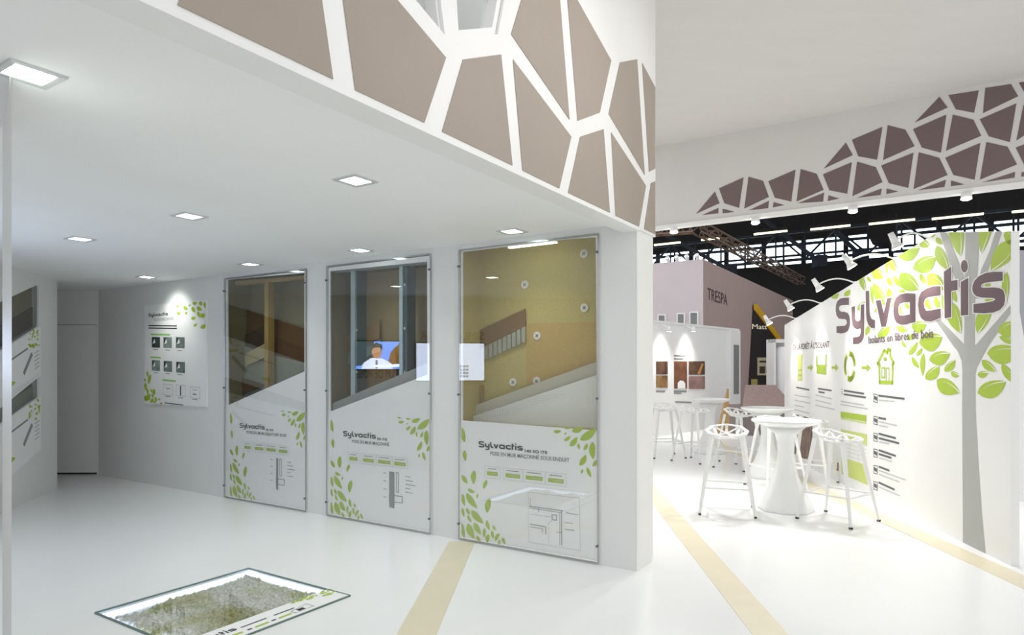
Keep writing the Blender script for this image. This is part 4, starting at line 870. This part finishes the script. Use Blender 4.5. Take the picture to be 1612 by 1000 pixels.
# white cabinet and sloping sample plinth
cb = Plane(fl(1218, 672), (1, .1, 0)); q = [cb.uv(*p) for p in ((1218.5, 534), (1250, 672))]
t = thing('white_cabinet', 'tall white lit cabinet behind the far end of the tree wall', 'cabinet', cb.pt(q[0][0]+.3, 0, 0))
MB().rect(cb, q[0][0], 0, q[1][0], q[0][1], -.4, -.3).build('back_panel', white, t); MB().rect(cb, q[0][0], 0, q[0][0]+.05, q[0][1], -.3, 0).build('side_panel', white, t)
MB().rect(cb, q[0][0], q[0][1]-.09, q[1][0], q[0][1], -.3, 0).build('top_panel', white, t); c_ = cb.pt(q[0][0]+.30, 0, -.16)
MB().lathe([(.17, .0), (.17, q[0][1]-.25), (.14, q[0][1]-.2), (.05, q[0][1]-.17)], 24, c_).build('white_roll', gloss_w, t, True)
pb = fl(1170, 686); PB = Plane(pb, (1, .05, 0)); q = [PB.uv(*p) for p in ((1168, 640), (1250, 640), (1195, 608))]
t = thing('sample_plinth', 'grey plinth with a sloping brown sample top behind the middle table', 'plinth', PB.pt((q[0][0]+q[1][0])/2, 0, -.3))
MB().rect(PB, q[0][0], 0, q[1][0], q[0][1], -.9, 0).build('plinth_body', mat('grey_plinth', (128, 118, 116), .6, var=.05), t)
za, zb = q[0][1], q[2][1]; x0, x1 = q[0][0], q[1][0]
MB().add([PB.pt(x0, za, .02), PB.pt(x1, za, .02), PB.pt(x1, zb, -.9), PB.pt(x0+.45, zb, -.9)], [(0, 1, 2, 3)]).add([PB.pt(x0, za, .02), PB.pt(x0+.45, zb, -.9), PB.pt(x0+.45, za, -.9)], [(0, 1, 2)]).build('sloping_top', mat('mauve_granite', (150, 128, 122), .5, var=.2, scale=25), t)
# wall piece beyond the right end of the tree wall
rp = fl(1600, 790); RP = Plane(rp, (1, .15, 0))
tag(MB().prism(RP, [(0, 0), (4, 0), (4, 1.55), (.14, 1.62), (.0, 2.32)], -.05, 0).build('wall_right', white), kind='structure')
rp2 = fl(1592, 705); RP2 = Plane(rp2, (1, .1, 0)); tag(MB().rect(RP2, -.2, 0, 8, RP2.uv(1605, 394)[1], -.05, 0).build('wall_right_far', mat('grey_wall', (165, 165, 170), .7, var=.02)), kind='structure')

# ------------------------------------------------------------------ exhibition hall behind
hp = V3(((1035-CX)/F*42, 42, 0)); HP = Plane(hp, -A)
hall_d = mat('hall_dark', (36, 35, 36), .9, var=.1, scale=.4); hall_b = mat('hall_steel', (24, 34, 46), .7, var=.1); hall_k = mat('hall_roof', (22, 21, 21), .95, var=.15, scale=.5)
pane_m = mat('sky_pane', (200, 225, 240), .3, emit=(222, 240, 255), es=3.2)
ha = HP.uv(1035, 400); hb = HP.uv(1440, 358); hc = HP.uv(1040, 430)
v1, v0 = ha[1], hc[1]-.1; NW = 10; du = (hb[0]-ha[0])/6.5; u0 = ha[0]-du*1.0
holes = [[(u0+du*i+.12, v0), (u0+du*(i+1)-.12, v0), (u0+du*(i+1)-.12, v1), (u0+du*i+.12, v1)] for i in range(NW)]
tag(MB().prism(HP, [(-14, 0), (60, 0), (60, 15), (-14, 15)], -.3, 0, holes).build('wall_hall', hall_d), kind='structure')
for i in range(NW):
    fr = tag(MB().rect(HP, u0+du*i+.12, v0, u0+du*(i+1)-.12, v1, -.25, -.2).build('window_%d' % (i+3), pane_m), kind='structure')
    for s_ in (.5,): MB().rect(HP, u0+du*(i+s_)-.05, v0, u0+du*(i+s_)+.05, v1, -.2, -.1).build('mullion', hall_b, fr)
    MB().rect(HP, u0+du*i+.12, (v0*.62+v1*.38)-.06, u0+du*(i+1)-.12, (v0*.62+v1*.38)+.06, -.2, -.08).build('transom', hall_b, fr)
rf = [HP.pt(-14, 0, 0), HP.pt(60, 0, 0), HP.pt(60, 0, 14), HP.pt(-14, 0, 14)]
tag(MB().slab([(p.x, p.y) for p in rf], 13.0, 13.3).build('ceiling_hall', hall_k), kind='structure')
# longitudinal roof girder before the windows: chords, posts, braces
gt = thing('roof_girder', 'dark blue steel lattice girder running in front of the hall windows', 'girder', HP.pt(u0, v0, 2.5))
g0, g1 = HP.uv(1035, 418, 2.5), HP.uv(1035, 392, 2.5); gv0, gv1 = g0[1]-.35, g1[1]+.15; gl_, gr_ = u0-2, u0+du*NW
for vv in (gv0, gv1, (gv0*.45+gv1*.55)): MB().bar(HP.pt(gl_, vv, 2.5), HP.pt(gr_, vv, 2.5), .14).build('chord', hall_b, gt)
ng = 16; gd = (gr_-gl_)/ng
for i in range(ng):
    a = gl_+gd*i
    MB().bar(HP.pt(a, gv0, 2.5), HP.pt(a, gv1, 2.5), .07).build('post', hall_b, gt)
    z_ = (gv0, gv1) if i % 2 else (gv1, gv0); MB().bar(HP.pt(a, z_[0], 2.5), HP.pt(a+gd, z_[1], 2.5), .10).build('brace', hall_b, gt)
# sloping roof beams
for k, ((xa, ya, xb, yb, off), lab) in enumerate((((1040, 366, 1150, 426, 4.0), 'dark sloping steel roof beam behind the mauve stand'), ((1195, 340, 1290, 412, 3.5), 'dark sloping steel roof beam in the middle of the hall windows'), ((1315, 365, 1355, 402, 3.0), 'short dark steel roof brace left of the hanging black box'))):
    a, b = HP.uv(xa, ya, off), HP.uv(xb, yb, off); t = thing('roof_beam', lab, 'beam', HP.pt(b[0], b[1], off), 'hall roof beams')
    MB().bar(HP.pt(*a, off), HP.pt(*b, off), .34, .2).build('beam', hall_b, t); c_ = HP.pt(b[0], b[1], off); MB().bar(c_-V3((0, 0, .3)), c_+V3((0, 0, .3)), .7, .5).build('gusset', hall_b, t)
a = HP.uv(1371, 345, 5); b = HP.uv(1412, 385, 5)
t = thing('hanging_box', 'black box hanging from the hall roof before the windows', 'box', HP.pt((a[0]+b[0])/2, b[1], 5))
MB().prism(HP, [(a[0], b[1]+.25), (a[0]+.5, b[1]), (b[0]-.3, b[1]), (b[0], b[1]+.3), (b[0], a[1]), (a[0], a[1])], 4, 6).build('box_body', hall_k, t); MB().bar(HP.pt((a[0]+b[0])/2, a[1], 5), HP.pt((a[0]+b[0])/2, 13, 5), .2).build('hanger', hall_k, t)
# tube lamps under the roof
tube_m = mat('fluorescent_tube', (255, 250, 220), .4, emit=(255, 240, 190), es=2.2)
TL = [(1030, 1066, 384), (1104, 1128, 376), (1187, 1229, 367), (1276, 1324, 359.5), (1368, 1421, 351), (1467, 1524, 343), (1593, 1640, 332)]
TLN = ['just right of the white wall end', 'second from the left', 'third from the left', 'fourth from the left', 'fifth from the left', 'sixth from the left', 'at the right picture edge']
for k, (x0, x1, y) in enumerate(TL):
    z_ = 7.5; a = fl(x0, y+2, z_); 
    b = a - A*((x1-x0)/F*a.y/.86)
    t = thing('tube_lamp', 'long fluorescent tube lamp under the dark hall roof, '+TLN[k], 'lamp', (a+b)/2, 'hall tube lamps')
    MB().bar(a, b, .10, .07).build('tube', tube_m, t); MB().bar(a+V3((0, 0, .1)), b+V3((0, 0, .1)), .22, .12).build('housing', hall_k, t)
    for s_ in (.1, .9): p = a+(b-a)*s_; MB().bar(p+V3((0, 0, .1)), V3((p.x, p.y, 13)), .03).build('hanger', hall_k, t)
# lighting trusses
tr_m = mat('truss_alloy', (128, 106, 90), .5, .4, var=.1)
def truss(p, q, s, n, lab):
    t = thing('lighting_truss', lab, 'truss', (p+q)/2, 'lighting trusses'); d = (q-p).normalized(); a = d.cross(V3((0, 0, 1))).normalized()
    cs = [a*x*s/2+V3((0, 0, y*s/2)) for x, y in ((-1, -1), (1, -1), (1, 1), (-1, 1))]
    for c in cs: MB().bar(p+c, q+c, .05).build('chord', tr_m, t)
    for j in range(4):
        c0, c1 = cs[j], cs[(j+1) % 4]
        for i in range(n):
            x0, x1 = p+(q-p)*(i/n), p+(q-p)*((i+1)/n); MB().bar(x0+(c0 if i % 2 else c1), x1+(c1 if i % 2 else c0), .032).build('brace', tr_m, t)
    for s_ in (.02, .98):
        c = p+(q-p)*s_; MB().bar(c+V3((0, 0, s/2)), V3((c.x, c.y, 12.9)), .02).build('hanger', hall_k, t)
tz = 6.0
truss(fl(1096, 357, tz), fl(1262, 443, tz), .34, 22, 'brown-lit lighting truss running diagonally away above the mauve stand')
truss(fl(980, 366, tz), fl(1092, 357.4, tz), .34, 9, 'short lighting truss joining the diagonal one beside the white wall end')
